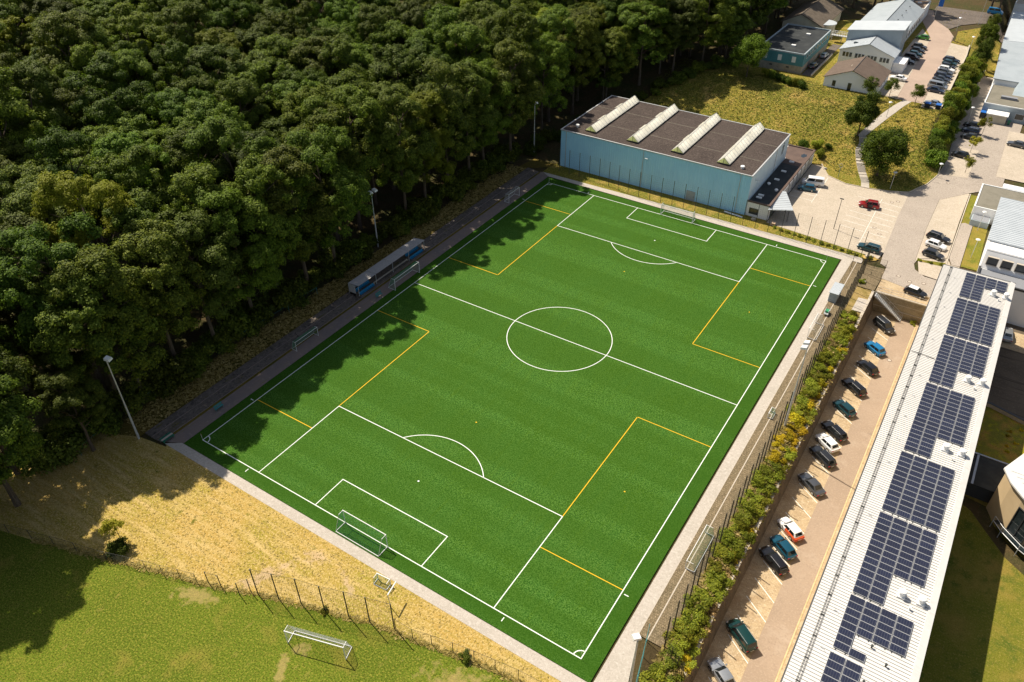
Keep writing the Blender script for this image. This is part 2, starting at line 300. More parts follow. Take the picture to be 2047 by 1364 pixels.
M['manhole'] = plain('manhole', (0.16, 0.11, 0.085), 0.7, 0.2)
M['blue_plastic'] = plain('blue_plastic', (0.02, 0.14, 0.50), 0.4, var=0.06)
M['seat_blue'] = plain('seat_blue', (0.012, 0.20, 0.40), 0.45, var=0.06)
M['dark_bin'] = plain('dark_bin', (0.02, 0.022, 0.035), 0.5)

# ------------------------------------------------------------------ land and sheets
def frange(a, b, st):
    n = max(1, int(round((b-a)/st))); return [a+(b-a)*i/n for i in range(n+1)]
def terrain():
    xs = frange(-420, -120, 20)[:-1]+frange(-120, -50, 5)[:-1]+frange(-50, 36, 2)[:-1]+frange(36, 39.6, 0.9)[:-1]+[39.6, 40.2, 40.8, 41.4, 42.0, 42.45, 42.65, 43.0, 43.45]+frange(44.0, 63.6, 1.4)[:-1]+[63.6, 63.95]+frange(65, 90, 2.5)[:-1]+frange(90, 260, 17)
    ys = frange(-220, -100, 20)[:-1]+frange(-100, 26, 3)[:-1]+frange(26, 44.4, 1.15)+[44.7]+frange(46, 62, 2)[:-1]+frange(62, 215, 1.7)[:-1]+frange(215, 640, 25)
    v = [(x, y, zt(x, y)-0.14) for y in ys for x in xs]; nx = len(xs)
    f = [(j*nx+i, j*nx+i+1, (j+1)*nx+i+1, (j+1)*nx+i) for j in range(len(ys)-1) for i in range(nx-1)]
    m = MB(); m.add(v, f); o = m.build('ground', M['forest_floor'], smooth=True)
    tag(o, kind='structure')
terrain()

def sheet(name, poly, mat, zoff, res=3.0, flat=None, parent=None, kind='structure'):
    """a thin sheet of ground that follows the land inside a plan polygon"""
    n = len(poly); b = []
    zf = (lambda x, y: flat) if flat is not None else zt
    if flat is not None: res = 1e6
    for i in range(n):
        p, q = Vector(poly[i]), Vector(poly[(i+1) % n]); k = max(1, int((q-p).length/res))
        b += [p.lerp(q, j/k) for j in range(k)]
    nb = len(b); pts = list(b)
    if res < 1e5:
        x0, x1 = min(p[0] for p in poly), max(p[0] for p in poly); y0, y1 = min(p[1] for p in poly), max(p[1] for p in poly)
        def inside(x, y):
            c = False; j = n-1
            for i in range(n):
                if (poly[i][1] > y) != (poly[j][1] > y) and x < (poly[j][0]-poly[i][0])*(y-poly[i][1])/(poly[j][1]-poly[i][1])+poly[i][0]: c = not c
                j = i
            return c
        for x in frange(x0+0.01, x1-0.01, res):
            for y in frange(y0+0.01, y1-0.01, res):
                if inside(x, y): pts.append(Vector((x, y)))
    r = delaunay_2d_cdt([Vector((p[0], p[1])) for p in pts], [(i, (i+1) % nb) for i in range(nb)], [], 1, 1e-5)
    v = [(p.x, p.y, zf(p.x, p.y)+zoff) for p in r[0]]; fs = []
    for t in r[2]:
        a, b_, c = [v[i] for i in t]
        ar = (b_[0]-a[0])*(c[1]-a[1])-(c[0]-a[0])*(b_[1]-a[1])
        fs.append(tuple(t) if ar > 0 else tuple(t)[::-1])
    m = MB(); m.add(v, fs); o = m.build(name, mat, parent, smooth=True)
    if kind: tag(o, kind=kind)
    return o
def rect(x0, x1, y0, y1): return [(x0, y0), (x1, y0), (x1, y1), (x0, y1)]

# --- grass zones (level: land)
sheet('dry_grass', [(-47, -58), (-40.6, -55.0), (-35.5, -54.2), (-36, -53.9), (38.0, -53.9), (39.2, -49), (44, -62), (31, -56.2), (24.6, -57.0), (14.5, -58.9), (8.9, -60.0), (0.3, -62.6), (-5.1, -64.5), (-9.7, -66.3), (-15.1, -68.1), (-20, -69.6), (-36, -74.6), (-52, -79)], M['dry_grass'], 0.0, 4)
sheet('practice_field', [(-36, -74.6), (-20, -69.6), (-15.1, -68.1), (-9.7, -66.3), (-5.1, -64.5), (0.3, -62.6), (8.9, -60.0), (14.5, -58.9), (24.6, -57.0), (31, -56.2), (44, -62), (44, -110), (-60, -110), (-60, -81.5), (-52, -79)], M['field'], 0.0, 5)
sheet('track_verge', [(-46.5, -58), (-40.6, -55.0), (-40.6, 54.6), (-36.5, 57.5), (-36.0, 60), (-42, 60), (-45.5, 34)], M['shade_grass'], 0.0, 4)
sheet('hall_verge', [(-36.4, 54.6), (37.8, 55.4), (37.8, 57.2), (17.0, 59.4), (17.0, 60.4), (-36.0, 60.4), (-36.5, 57.5)], M['meadow'], 0.0, 5)
mead = [(-36, 86), (11.9, 86), (16.9, 93.9), (19.0, 94.6), (22.0, 89.3), (26.5, 87.3), (31.7, 87.7), (36.0, 88.7), (39.9, 90.6), (42.6, 97), (44.0, 104), (44.3, 112.5), (43.2, 129), (43.2, 182), (36.6, 187.6), (31.2, 191.4), (28.6, 202), (24, 213), (20, 218), (5, 205), (-4, 196), (-16, 170), (-16, 140), (-25, 128), (-33, 104)]
sheet('meadow', mead, M['meadow'], 0.0, 1.6)
sheet('bank', [(39.55, -80), (42.45, -80), (42.45, 44.4), (39.55, 44.4)], M['bank'], 0.0, 0.9)
sheet('lawn', [(63.9, -90), (95, -90), (95, 26), (66, 26.6), (63.9, 26.6)], M['lawn'], 0.0, flat=ZP)
sheet('sedum_bed', [(64.2, 11.0), (69.2, 10.1), (72.5, 12), (72.5, 24.2), (65.6, 26.4), (64.2, 26.4)], M['sedum'], 0.02, flat=ZP)
sheet('grass_strip', [(52.0, 81), (52.9, 82), (54.6, 81.4), (54.9, 62.6), (57.9, 62.6), (57.3, 84), (53.7, 84), (53.4, 97), (51.9, 97)], M['lawn'], 0.0, flat=0.0)
sheet('upper_lawn', [(32, 191.6), (36.8, 188), (44, 182), (46.6, 182), (44.6, 208), (43.8, 220), (40, 216), (31.2, 203)], M['meadow'], 0.03, 2.5)

# --- artificial turf with its painted lines
turf = sheet('artificial_turf', [(-33.9, -52.35), (34.3, -52.35), (34.3, 52.4), (-33.9, 52.9)], M['turf'], 0.03, flat=0.0)
HL, HW = 100.6877/2, 64.195/2
LZ = 0.036
def strip(x0, y0, x1, y1, mat='white_line', w_=0.12, z=LZ, name=None, parent=turf):
    d = Vector((x1-x0, y1-y0)).normalized()*w_/2; nx, ny = -d.y, d.x
    m = MB(); m.quad((x0-nx, y0-ny, z), (x1-nx, y1-ny, z), (x1+nx, y1+ny, z), (x0+nx, y0+ny, z))
    if (x1-x0)*ny*2-(y1-y0)*nx*2 < 0: m.f = [tuple(reversed(f)) for f in m.f]
    return m.build(name or ('line' if mat == 'white_line' else 'yellow_line'), M[mat], parent)
def arc(cx, cy, r, a0, a1, n=48, mat='white_line', w_=0.12, z=LZ):
    m = MB(); v = []
    for i in range(n+1):
        t = a0+(a1-a0)*i/n
        for rr in (r-w_/2, r+w_/2): v.append((cx+rr*math.cos(t), cy+rr*math.sin(t), z))
    m.add(v, [(2*i, 2*i+1, 2*i+3, 2*i+2) for i in range(n)])
    return m.build('arc_line', M[mat], turf)
e = 0.06
for s in (-1, 1):
    strip(s*HW, -HL-e, s*HW, HL+e); strip(-HW+e, s*HL, HW-e, s*HL)
    yg = s*HL; yi = s*(HL-16.5); yk = s*(HL-5.5)
    for t in (-1, 1):
        strip(t*20.16, yg-s*e, t*20.16, yi-s*e); strip(t*9.16, yg-s*e, t*9.16, yk-s*e)
        a = {(-1, -1): 0, (1, -1): math.pi/2, (1, 1): math.pi, (-1, 1): 1.5*math.pi}[(t, s)]
        arc(t*HW, s*HL, 1.0, a, a+math.pi/2, 12)
        strip(t*(HW+0.35), s*(HL-10.2), t*(HW+0.95), s*(HL-10.2)); strip(t*(HW-10.2), s*(HL+0.35), t*(HW-10.2), s*(HL+0.95))
    strip(-20.16+e, yi, 20.16-e, yi); strip(-9.16+e, yk, 9.16-e, yk)
    th = math.acos(5.5/9.15); c = math.pi/2 if s < 0 else -math.pi/2
    arc(0, s*(HL-11), 9.15, c-th, c+th, 40)
    m = MB(); m.prism([(0.14*math.cos(k*math.pi/6), s*(HL-11)+0.14*math.sin(k*math.pi/6)) for k in range(12)], LZ-0.004, LZ); m.build('penalty_mark', M['white_line'], turf)
strip(-HW+e, 0, HW-e, 0, z=LZ); arc(0, 0, 9.15, 0, 2*math.pi, 90, z=LZ+0.003)
# yellow lines of the two small pitches laid across each half
for s in (-1, 1):
    for t in (-1, 1):
        strip(t*(HW-e), s*10.85, t*20.22, s*10.85, 'yellow_line'); strip(t*20.16, s*(10.85+e), t*20.16, s*(HL-16.5-e), 'yellow_line')
        strip(t*(20.16+e), s*(HL-10.65), t*(HW-e), s*(HL-10.65), 'yellow_line')
for x, y in ((0, -25.2), (25.2, -25.4), (0, 25.2), (25.2, 25.2)):
    m = MB(); m.prism([(x+0.12*math.cos(k*math.pi/4), y+0.12*math.sin(k*math.pi/4)) for k in range(8)], LZ-0.004, LZ); m.build('yellow_mark', M['yellow_line'], turf)

# --- paving round the pitch
surround = sheet('concrete_surround', [(-36.4, -53.9), (38.0, -53.9), (38.0, -50.6), (36.25, -44.1), (36.25, 40), (36.5, 53.3), (38.2, 53.3), (38.2, 54.6), (37.8, 55.4), (-36.4, 54.6), (-34.0, 53.2), (34.6, 52.6), (34.6, -52.4), (-34.2, -52.4)], M['concrete'], 0.02, flat=0.0)
sheet('cobbled_strip', [(36.29, -44.1), (37.3, -44.1), (37.3, 53.2), (36.54, 53.2), (36.29, 40)], M['setts'], 0.024, flat=0.0)
sheet('cobbled_strip', [(37.44, -44.1), (39.5, -44.1), (39.5, 53.0), (37.44, 53.0)], M['setts'], 0.022, flat=0.0)
m = MB(); m.box(37.3, 37.44, -44.1, 53.2, -0.1, 0.05); tag(m.build('kerb', M['kerb']), kind='structure')
m = MB(); m.box(36.23, 36.29, -44.1, 53.2, -0.1, 0.04); tag(m.build('kerb', M['kerb']), kind='structure')
# terraced track on the wood side: three bands with small steps
tk = sheet('paved_track', [(-36.95, -53.9), (-33.95, -52.3), (-33.95, 53.2), (-36.2, 54.6), (-36.95, 54.2)], M['track'], 0.02, flat=0.0)
m = MB(); m.prism([(-38.9, -54.1), (-37.15, -54.0), (-37.15, 54.0), (-38.9, 54.3)], -0.1, 0.10); tag(m.build('paved_track', M['dark_asphalt']), kind='structure')
m = MB(); m.prism([(-40.5, -54.1), (-38.96, -54.1), (-38.96, 54.3), (-40.5, 54.5)], -0.1, 0.17); tag(m.build('paved_track', M['dark_asphalt']), kind='structure')
m = MB(); m.box(-38.96, -38.9, -54.1, 54.3, -0.1, 0.19); m.box(-37.15, -37.09, -54, 54, -0.1, 0.12); tag(m.build('kerb', M['track']), kind='structure')
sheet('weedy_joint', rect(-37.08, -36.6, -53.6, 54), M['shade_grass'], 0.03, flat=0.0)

# --- bare patches and worn path in the dry grass
def blob(cx, cy, rx, ry, rot, seed, n=18):
    rg = random.Random(seed); out = []
    for i in range(n):
        t = 2*math.pi*i/n; k = rg.uniform(0.7, 1.15); x, y = rx*k*math.cos(t), ry*k*math.sin(t)
        out.append((cx+x*math.cos(rot)-y*math.sin(rot), cy+x*math.sin(rot)+y*math.cos(rot)))
    return out

# --- roads and car parks
road = sheet('road', [(40.1, 90.6), (40.2, 78), (41.0, 60), (41.4, 55.2), (42.7, 54.4), (42.8, 49.8), (52.9, 47.6), (58, 47.6), (58, 56), (52.7, 54.7), (49.6, 54.9), (47.6, 56.6), (47.0, 58.8), (46.4, 75.5), (46.4, 90.4), (51.5, 97.4), (57.5, 104), (57.5, 150), (47.2, 150), (47.0, 181), (43.3, 181), (43.3, 129), (44.4, 112.5), (44.1, 104), (42.7, 97)], M['asphalt'], 0.02, 2.5)
sheet('car_park', [(17.0, 59.3), (37.8, 57.2), (40.6, 56.6), (41.0, 60), (40.2, 78), (40.1, 90.5), (36.0, 88.7), (31.7, 87.6), (26.5, 87.2), (22.0, 89.2), (19.0, 94.5), (17.0, 93.8)], M['pavers'], 0.02, flat=0.0)
sheet('car_park', [(47.04, 58.8), (47.3, 61.2), (52.2, 64.6), (51.8, 82.6), (51.7, 97.2), (51.5, 97.3), (46.45, 90.4), (46.45, 75.5)], M['pavers'], 0.02, flat=0.0)
sheet('car_park', [(55.6, 109.3), (66, 109.3), (66, 139), (55.0, 139)], M['pavers'], 0.06, 3)
sheet('car_park', [(45.4, 104.3), (50.1, 105.2), (50.1, 122), (45.2, 122)], M['pavers'], 0.05, 3)
sheet('footpath', [(52.5, 64.8), (53.3, 62.2), (54.8, 62.4), (54.5, 81.4), (52.9, 82), (52.0, 81)], M['asphalt'], 0.03, flat=0.0)
sheet('verge', [(47.3, 61.0), (48.5, 55.4), (52.7, 54.9), (54.6, 56), (54.8, 62.2), (53.2, 62.1), (52.3, 64.4)], M['pavers'], 0.03, flat=0.0)
sheet('grass_strip', [(47.2, 60.2), (52.6, 60.6), (52.3, 62.3), (47.3, 60.9)], M['lawn'], 0.06, flat=0.0)
sheet('forecourt', [(38.2, 53.3), (42.7, 53.6), (42.8, 49.8), (42.6, 44.6), (39.5, 44.6), (39.5, 53)], M['setts'], 0.03, flat=0.0)
sheet('forecourt', [(42.85, 44.75), (52.5, 44.75), (52.9, 47.5), (42.9, 49.7)], M['bay_pavers'], 0.03, flat=0.0)
sheet('car_park', rect(48.0, 51.35, -90, 44.2), M['drive'], 0.02, flat=ZP)
sheet('parking_bays', rect(43.4, 48.0, -90, 44.2), M['bay_pavers'], 0.02, flat=ZP)
sheet('paved_strip', rect(51.5, 52.6, -90, 44.2), M['bay_pavers'], 0.06, flat=ZP)
m = MB(); m.box(51.35, 51.5, -90, 44.2, ZP-0.1, ZP+0.1); tag(m.build('kerb', M['yellow_kerb']), kind='structure')
sheet('yard', [(63.9, 26.6), (66, 26.6), (95, 24), (95, 57.6), (63.9, 57.6)], M['yard'], 0.02, flat=ZP)
sheet('yard', [(63.9, 45.0), (95, 45.0), (95, 51.2), (63.9, 51.2)], M['bay_pavers'], 0.03, flat=ZP)  # sunlit stretch of the tarmac, its brightness put into the colour
# upper car park
sheet('upper_road', [(27.2, 129.6), (33.7, 129.6), (31.0, 196), (28.2, 204), (22.6, 213), (20.0, 225), (14, 225), (20.6, 205), (25.2, 190)], M['red_pavers'], 0.05, 3)
sheet('upper_road', [(28.3, 203.9), (30.9, 211), (35, 215.8), (43.9, 220.4), (46, 232), (20, 232), (20.1, 224.8), (22.7, 213)], M['dark_asphalt'], 0.05, 3)
sheet('upper_car_park', [(33.75, 127.0), (38.2, 127.4), (37.3, 176), (36.4, 187.2), (31.3, 188.6)], M['pavers'], 0.05, 2.5)
sheet('upper_car_park', [(22.2, 130.6), (27.15, 129.6), (25.2, 189.6), (21.0, 200), (20.4, 150)], M['pavers'], 0.05, 2.5)
sheet('driveway', rect(0.5, 3.1, 134.9, 168), M['dark_asphalt'], 0.05, 2.0)
sheet('footpath', [(29.0, 129.5), (31.0, 129.5), (28.9, 121.0), (26.6, 113.8), (25.0, 109.0), (23.2, 108.6), (24.6, 114.4), (26.7, 121.5)], M['concrete'], 0.07, 0.8)

# --- bay markings
def bay_lines(owner_poly_name, segs, z, mat='white_line', w_=0.1):
    root = thing('bay_marking', owner_poly_name, 'marking', (segs[0][0], segs[0][1], z))
    for a in segs: strip(*a, mat=mat, w_=w_, z=z, parent=root)
segs = [(44.7, 38.35-3.22*k, 48.0, 36.0-3.22*k) for k in range(37)]
bay_lines('white slanting bay lines of the sunken car park', segs, ZP+0.026, w_=0.09)
bay_lines('thin white bay lines in the pale car park before the hall', [(35.5, 84, 35.9, 61.5)]+[(30.6, 82.4-2.6*k, 35.4, 82.0-2.6*k) for k in range(7)]+[(35.8, 82.2-2.6*k, 40.0, 81.9-2.6*k) for k in range(8)]+[(22.3, 88.2, 22.5, 73.6)]+[(17.6, 85.5-2.7*k, 22.3, 85.3-2.7*k) for k in range(5)], 0.026, w_=0.07)
bay_lines('white bay lines on the upper car park beside the white houses', [(22.6, 133.2+2.6*k, 26.8-0.03*k, 133.2+2.6*k) for k in range(12)], ZUP+0.06, w_=0.08)

# --- manhole covers set in the paving
for x, y, z, lab in ((37.1, 69.4, 0.02, 'upper of two manhole covers near the parked dark green car'), (38.6, 67.2, 0.02, 'lower of two manhole covers near the parked dark green car'),
                (37.7, 83.4, 0.02, 'left of two manhole covers right of the red car'), (38.8, 84.5, 0.02, 'right of two manhole covers right of the red car'),
                (38.6, 89.2, 0.02, 'dark drain cover at the grass corner by the lamp'), (46.7, 100.3, 0.02+zt(46.7, 100.3), 'round cover in the road beside the young street trees'),
                (47.6, 51.4, 0.02, 'manhole cover in the road above the white roofed black car'), (45.4, 52.4, 0.02, 'pale manhole cover left in the road bend'), (50.0, 52.2, 0.02, 'manhole cover in the road nearest the solar roof corner'),
                (49.5, 30.2, ZP+0.02, 'pale manhole cover in the sunken car park drive')):
    m = MB(); m.prism([(x+0.42*math.cos(k*math.pi/8), y+0.42*math.sin(k*math.pi/8)) for k in range(16)], z-0.05, z+0.008)
    t = thing('manhole_cover', lab, 'manhole cover', (x, y, z), group='manhole covers'); m.build('frame', M['manhole'], t)
    m = MB(); m.prism([(x+0.3*math.cos(k*math.pi/8), y+0.3*math.sin(k*math.pi/8)) for k in range(16)], z-0.04, z+0.013); m.build('lid', M['kerb'], t)

# ------------------------------------------------------------------ buildings
def translucent_mat(name, c):
    m, n, N, L = new_mat(name); out = N.new('ShaderNodeOutputMaterial'); d = N.new('ShaderNodeBsdfPrincipled'); t = N.new('ShaderNodeBsdfTranslucent'); ms = N.new('ShaderNodeMixShader'); ms.inputs[0].default_value = 0.85
    tc = N.new('ShaderNodeTexCoord'); tx = N.new('ShaderNodeTexNoise'); tx.inputs['Scale'].default_value = 0.8; L.new(tc.outputs['Object'], tx.inputs['Vector'])
    col = mix_node(n, tx.outputs['Fac'], tuple(k*0.85 for k in c), c); L.new(col, d.inputs['Base Color']); L.new(col, t.inputs['Color']); d.inputs['Roughness'].default_value = 0.35
    L.new(d.outputs[0], ms.inputs[1]); L.new(t.outputs[0], ms.inputs[2]); L.new(ms.outputs[0], out.inputs[0]); return m
def seam_extra(axis, pitch, dark, amt):
    def ex(n, tc, col):
        sp = n.nodes.new('ShaderNodeSeparateXYZ'); n.links.new(tc.outputs['Object'], sp.inputs[0])
        f = math_node(n, 'FRACT', math_node(n, 'DIVIDE', sp.outputs[axis], pitch))
        return mix_node(n, math_node(n, 'MULTIPLY', math_node(n, 'LESS_THAN', f, 0.05), amt), col, dark)
    return ex
M['hall_blue'] = noise_mat('hall_blue', (0.44, 0.78, 1.0), [(0.3, (0.40, 0.72, 0.95), 0.42, 0.7), (1.2, (0.50, 0.82, 1.0), 0.5, 0.8, (2, 2, 0.25))], 0.5, spec=0.35)
M['hall_pale'] = noise_mat('hall_pale', (0.62, 0.74, 0.80), [(0.4, (0.54, 0.67, 0.73), 0.42, 0.7)], 0.5)
M['hall_roof'] = noise_mat('hall_roof', (0.062, 0.047, 0.040), [(0.15, (0.048, 0.036, 0.031), 0.42, 0.62), (0.9, (0.10, 0.078, 0.066), 0.55, 0.75, (0.3, 2.2, 1)), (2.6, (0.03, 0.022, 0.019), 0.5, 0.66), (3.4, (0.13, 0.105, 0.09), 0.54, 0.70)], 0.95, (25, 0.4, 0.02), extra=seam_extra(1, 1.02, (0.11, 0.088, 0.075), 0.5))
M['annex_roof'] = noise_mat('annex_roof', (0.13, 0.09, 0.075), [(0.3, (0.10, 0.07, 0.06), 0.42, 0.62), (10, (0.17, 0.125, 0.105), 0.52, 0.75)], 0.95)
M['membrane'] = noise_mat('membrane', (0.028, 0.032, 0.034), [(0.4, (0.05, 0.055, 0.055), 0.45, 0.7)], 0.8)
M['skylight'] = translucent_mat('skylight', (0.99, 0.98, 0.92))
M['skylight_end'] = translucent_mat('skylight_end', (0.66, 0.70, 0.46))
M['trim_white'] = plain('trim_white', (0.72, 0.74, 0.74), 0.5, var=0.05)
M['trim_dark'] = plain('trim_dark', (0.05, 0.052, 0.055), 0.5)
M['white_wall'] = noise_mat('white_wall', (0.87, 0.87, 0.86), [(0.3, (0.82, 0.82, 0.81), 0.42, 0.7), (3, (0.86, 0.86, 0.85), 0.5, 0.75)], 0.85, (30, 0.2, 0.01))
M['cream_wall'] = noise_mat('cream_wall', (0.55, 0.52, 0.42), [(0.5, (0.46, 0.43, 0.34), 0.42, 0.7)], 0.85)
M['grey_wall'] = noise_mat('grey_wall', (0.36, 0.42, 0.45), [(0.3, (0.30, 0.36, 0.39), 0.42, 0.7), (8, (0.44, 0.49, 0.52), 0.55, 0.75)], 0.7)
M['teal_wall'] = noise_mat('teal_wall', (0.075, 0.23, 0.27), [(0.6, (0.06, 0.19, 0.225), 0.42, 0.7)], 0.6, extra=seam_extra(0, 0.5, (0.04, 0.13, 0.16), 0.6))
M['plinth'] = noise_mat('plinth', (0.33, 0.30, 0.25), [(1, (0.24, 0.22, 0.18), 0.42, 0.7), (6, (0.40, 0.37, 0.31), 0.52, 0.75)], 0.9)
M['tile_brown'] = noise_mat('tile_brown', (0.155, 0.115, 0.090), [(0.4, (0.12, 0.09, 0.07), 0.42, 0.7), (9, (0.20, 0.155, 0.125), 0.52, 0.75)], 0.9, extra=brick_extra(0.3, 0.35, (0.45, 0.42, 0.4), 0.6))
M['tile_old'] = noise_mat('tile_old', (0.16, 0.13, 0.10), [(0.6, (0.10, 0.08, 0.06), 0.42, 0.7), (9, (0.21, 0.17, 0.13), 0.52, 0.75)], 0.9, extra=brick_extra(0.3, 0.35, (0.45, 0.42, 0.4), 0.6))
M['metal_roof'] = noise_mat('metal_roof', (0.50, 0.54, 0.57), [(0.3, (0.45, 0.49, 0.52), 0.42, 0.7)], 0.5, metal=0.15)
M['grey_roof'] = noise_mat('grey_roof', (0.33, 0.37, 0.40), [(0.3, (0.28, 0.32, 0.35), 0.42, 0.7), (8, (0.38, 0.42, 0.45), 0.52, 0.75)], 0.7, extra=seam_extra(1, 0.6, (0.22, 0.25, 0.27), 0.5))
M['white_roof'] = noise_mat('white_roof', (0.62, 0.605, 0.575), [(0.25, (0.58, 0.565, 0.535), 0.42, 0.7), (0.5, (0.51, 0.485, 0.44), 0.60, 0.8, (0.15, 3, 1)), (2.0, (0.65, 0.64, 0.62), 0.5, 0.75)], 0.55, spec=0.3)
M['seam_grey'] = plain('seam_grey', (0.24, 0.235, 0.225), 0.6)
M['gravel_roof'] = noise_mat('gravel_roof', (0.20, 0.185, 0.145), [(0.5, (0.155, 0.145, 0.11), 0.42, 0.7), (12, (0.26, 0.24, 0.20), 0.52, 0.75)], 0.95)
M['beige_wall'] = noise_mat('beige_wall', (0.56, 0.43, 0.26), [(0.4, (0.50, 0.38, 0.225), 0.42, 0.7)], 0.8)
M['grey_gravel'] = noise_mat('grey_gravel', (0.24, 0.25, 0.27), [(10, (0.17, 0.18, 0.20), 0.5, 0.75)], 0.95)
M['brown_gravel'] = noise_mat('brown_gravel', (0.30, 0.22, 0.16), [(10, (0.22, 0.16, 0.12), 0.5, 0.75)], 0.95)

def window_on(root, a, b, z0, z1, out, frame='trim_white', glass='glass', mull=0, depth=0.05):
    """window in a vertical wall from plan point a to b, outward normal out"""
    a, b, o = Vector(a), Vector(b), Vector(out); d = (b-a).normalized(); L = (b-a).length; t = 0.09
    def P(u, z, k): p = a+d*u+o*k; return (p.x, p.y, z)
    def bar(mb, u0, u1, za, zb, k0, k1):
        v = [P(u, z, k) for k in (k0, k1) for u, z in ((u0, za), (u1, za), (u1, zb), (u0, zb))]
        mb.add(v, [(0,3,2,1),(4,5,6,7),(0,1,5,4),(1,2,6,5),(2,3,7,6),(3,0,4,7)])
    f = MB()
    bar(f, 0, L, z0, z0+t, 0.003, depth); bar(f, 0, L, z1-t, z1, 0.003, depth)
    bar(f, 0, t, z0+t, z1-t, 0.003, depth); bar(f, L-t, L, z0+t, z1-t, 0.003, depth)
    for i in range(mull): u = L*(i+1)/(mull+1); bar(f, u-t/2, u+t/2, z0+t, z1-t, 0.003, depth)
    w_ = f.build('window', M[frame], root)
    g = MB(); bar(g, t, L-t, z0+t, z1-t, 0.001, depth*0.4); g.build('pane', M[glass], w_)
    return w_

def gable_house(name, label, x0, x1, y0, y1, zb, ze, xr, zr, wall, roof, over=0.35, sub=1.5, ribs=0):
    root = thing(name, label, 'house', ((x0+x1)/2, (y0+y1)/2, zb))
    m = MB(); v = []
    for y in (y0, y1): v += [(x0, y, zb-sub), (x1, y, zb-sub), (x1, y, ze), (xr, y, zr), (x0, y, ze)]
    m.add(v, [(0,1,2,3,4), (9,8,7,6,5), (0,5,6,1), (1,6,7,2), (4,9,5,0), (2,7,8,3), (3,8,9,4)])
    m.build('wall', M[wall], root)
    r = MB(); th = 0.16
    for s, xe in ((-1, x0), (1, x1)):
        sl = (zr-ze)/abs(xr-xe); xo = xe+s*over; zo = ze-sl*over
        a, b = (xo, zo+th+0.02), (xr, zr+th+0.02)
        ya, yb = y0-over, y1+over
        p = [(a[0], ya, a[1]), (b[0], ya, b[1]), (b[0], yb, b[1]), (a[0], yb, a[1])]
        if s > 0: p = p[::-1]
        r.add(p+[(q[0], q[1], q[2]-th) for q in p], [(0,1,2,3), (7,6,5,4), (0,4,5,1), (1,5,6,2), (2,6,7,3), (3,7,4,0)])
    ro = r.build('roof', M[roof], root)
    if ribs:
        q = MB()
        for s, xe in ((-1, x0), (1, x1)):
            sl = (zr-ze)/abs(xr-xe); xo = xe+s*over; zo = ze-sl*over+th+0.02
            for y in frange(y0-over+0.1, y1+over-0.1, ribs): q.tube((xo, y, zo+0.02), (xr, y, zr+th+0.04), 0.03, n=4, caps=False)
        o = q.build('roof_rib', M[roof], ro); o['kind'] = 'stuff'
    q = MB(); q.tube((xr, y0-over, zr+th+0.03), (xr, y1+over, zr+th+0.03), 0.09, n=6); q.build('ridge_cap', M['trim_dark'], ro)
    return root
def parapet_box(name, label, x0, x1, y0, y1, zb, zr, wall, roof, par=0.35, edge='trim_white', cat='building', sub=1.0):
    root = thing(name, label, cat, ((x0+x1)/2, (y0+y1)/2, zb)); t = 0.25
    m = MB(); m.box(x0, x1, y0, y1, zb-sub, zr); m.build('wall', M[wall], root)
    m = MB(); m.box(x0+t, x1-t, y0+t, y1-t, zr, zr+0.06); ro = m.build('roof', M[roof], root)
    m = MB(); m.box(x0-0.04, x1+0.04, y0-0.04, y0+t, zr+0.002, zr+par); m.box(x0-0.04, x1+0.04, y1-t, y1+0.04, zr+0.002, zr+par)
    m.box(x0-0.04, x0+t, y0+t, y1-t, zr+0.002, zr+par); m.box(x1-t, x1+0.04, y0+t, y1-t, zr+0.002, zr+par); m.build('parapet', M[edge], root)
    return root

# --- the blue sports hall
HX0, HX1, HY0, HY1, HZ = -34.7, 11.9, 60.0, 86.2, 9.15
hall = thing('sports_hall', 'long light blue sports hall with dark flat roof and four pale skylight ridges', 'sports hall', ((HX0+HX1)/2, (HY0+HY1)/2, 0))
def ribbed_wall(mb, a, b, z0, z1, out, pitch=0.55, d=0.045):
    a, b, o = Vector(a), Vector(b), Vector(out); L = (b-a).length; dr = (b-a).normalized(); n = int(L/pitch); v = []
    prof = []
    for i in range(n):
        u = L*i/n; s = L/n
        prof += [(u, 0), (u+s*0.35, 0), (u+s*0.5, d), (u+s*0.85, d)]
    prof.append((L, 0))
    for z in (z0, z1):
        for u, k in prof: p = a+dr*u+o*k; v.append((p.x, p.y, z))
    k = len(prof); mb.add(v, [(i, i+1, k+i+1, k+i) for i in range(k-1)])
m = MB(); ribbed_wall(m, (HX0, HY0), (HX1, HY0), -0.2, HZ, (0, -1)); m.build('front_wall', M['hall_blue'], hall)
m = MB(); ribbed_wall(m, (HX1, HY0), (HX1, HY1), -0.2, HZ, (1, 0)); m.build('end_wall', M['hall_pale'], hall)
m = MB(); ribbed_wall(m, (HX1, HY1), (HX0, HY1), -0.2, HZ, (0, 1)); ribbed_wall(m, (HX0, HY1), (HX0, HY0), -0.2, HZ, (-1, 0)); m.build('rear_wall', M['hall_blue'], hall)
m = MB(); m.box(HX0+0.1, HX1-0.1, HY0+0.1, HY1-0.1, HZ-0.5, HZ+0.02); hroof = m.build('roof', M['hall_roof'], hall)
m = MB(); t = 0.12
for b in ((HX0-0.15, HX1+0.15, HY0-0.15, HY0+t), (HX0-0.15, HX1+0.15, HY1-t, HY1+0.15), (HX0-0.15, HX0+t, HY0+t, HY1-t), (HX1-t, HX1+0.15, HY0+t, HY1-t)): m.box(*b, HZ-0.12, HZ+0.10)
m.build('roof_edge', M['galv'], hall)
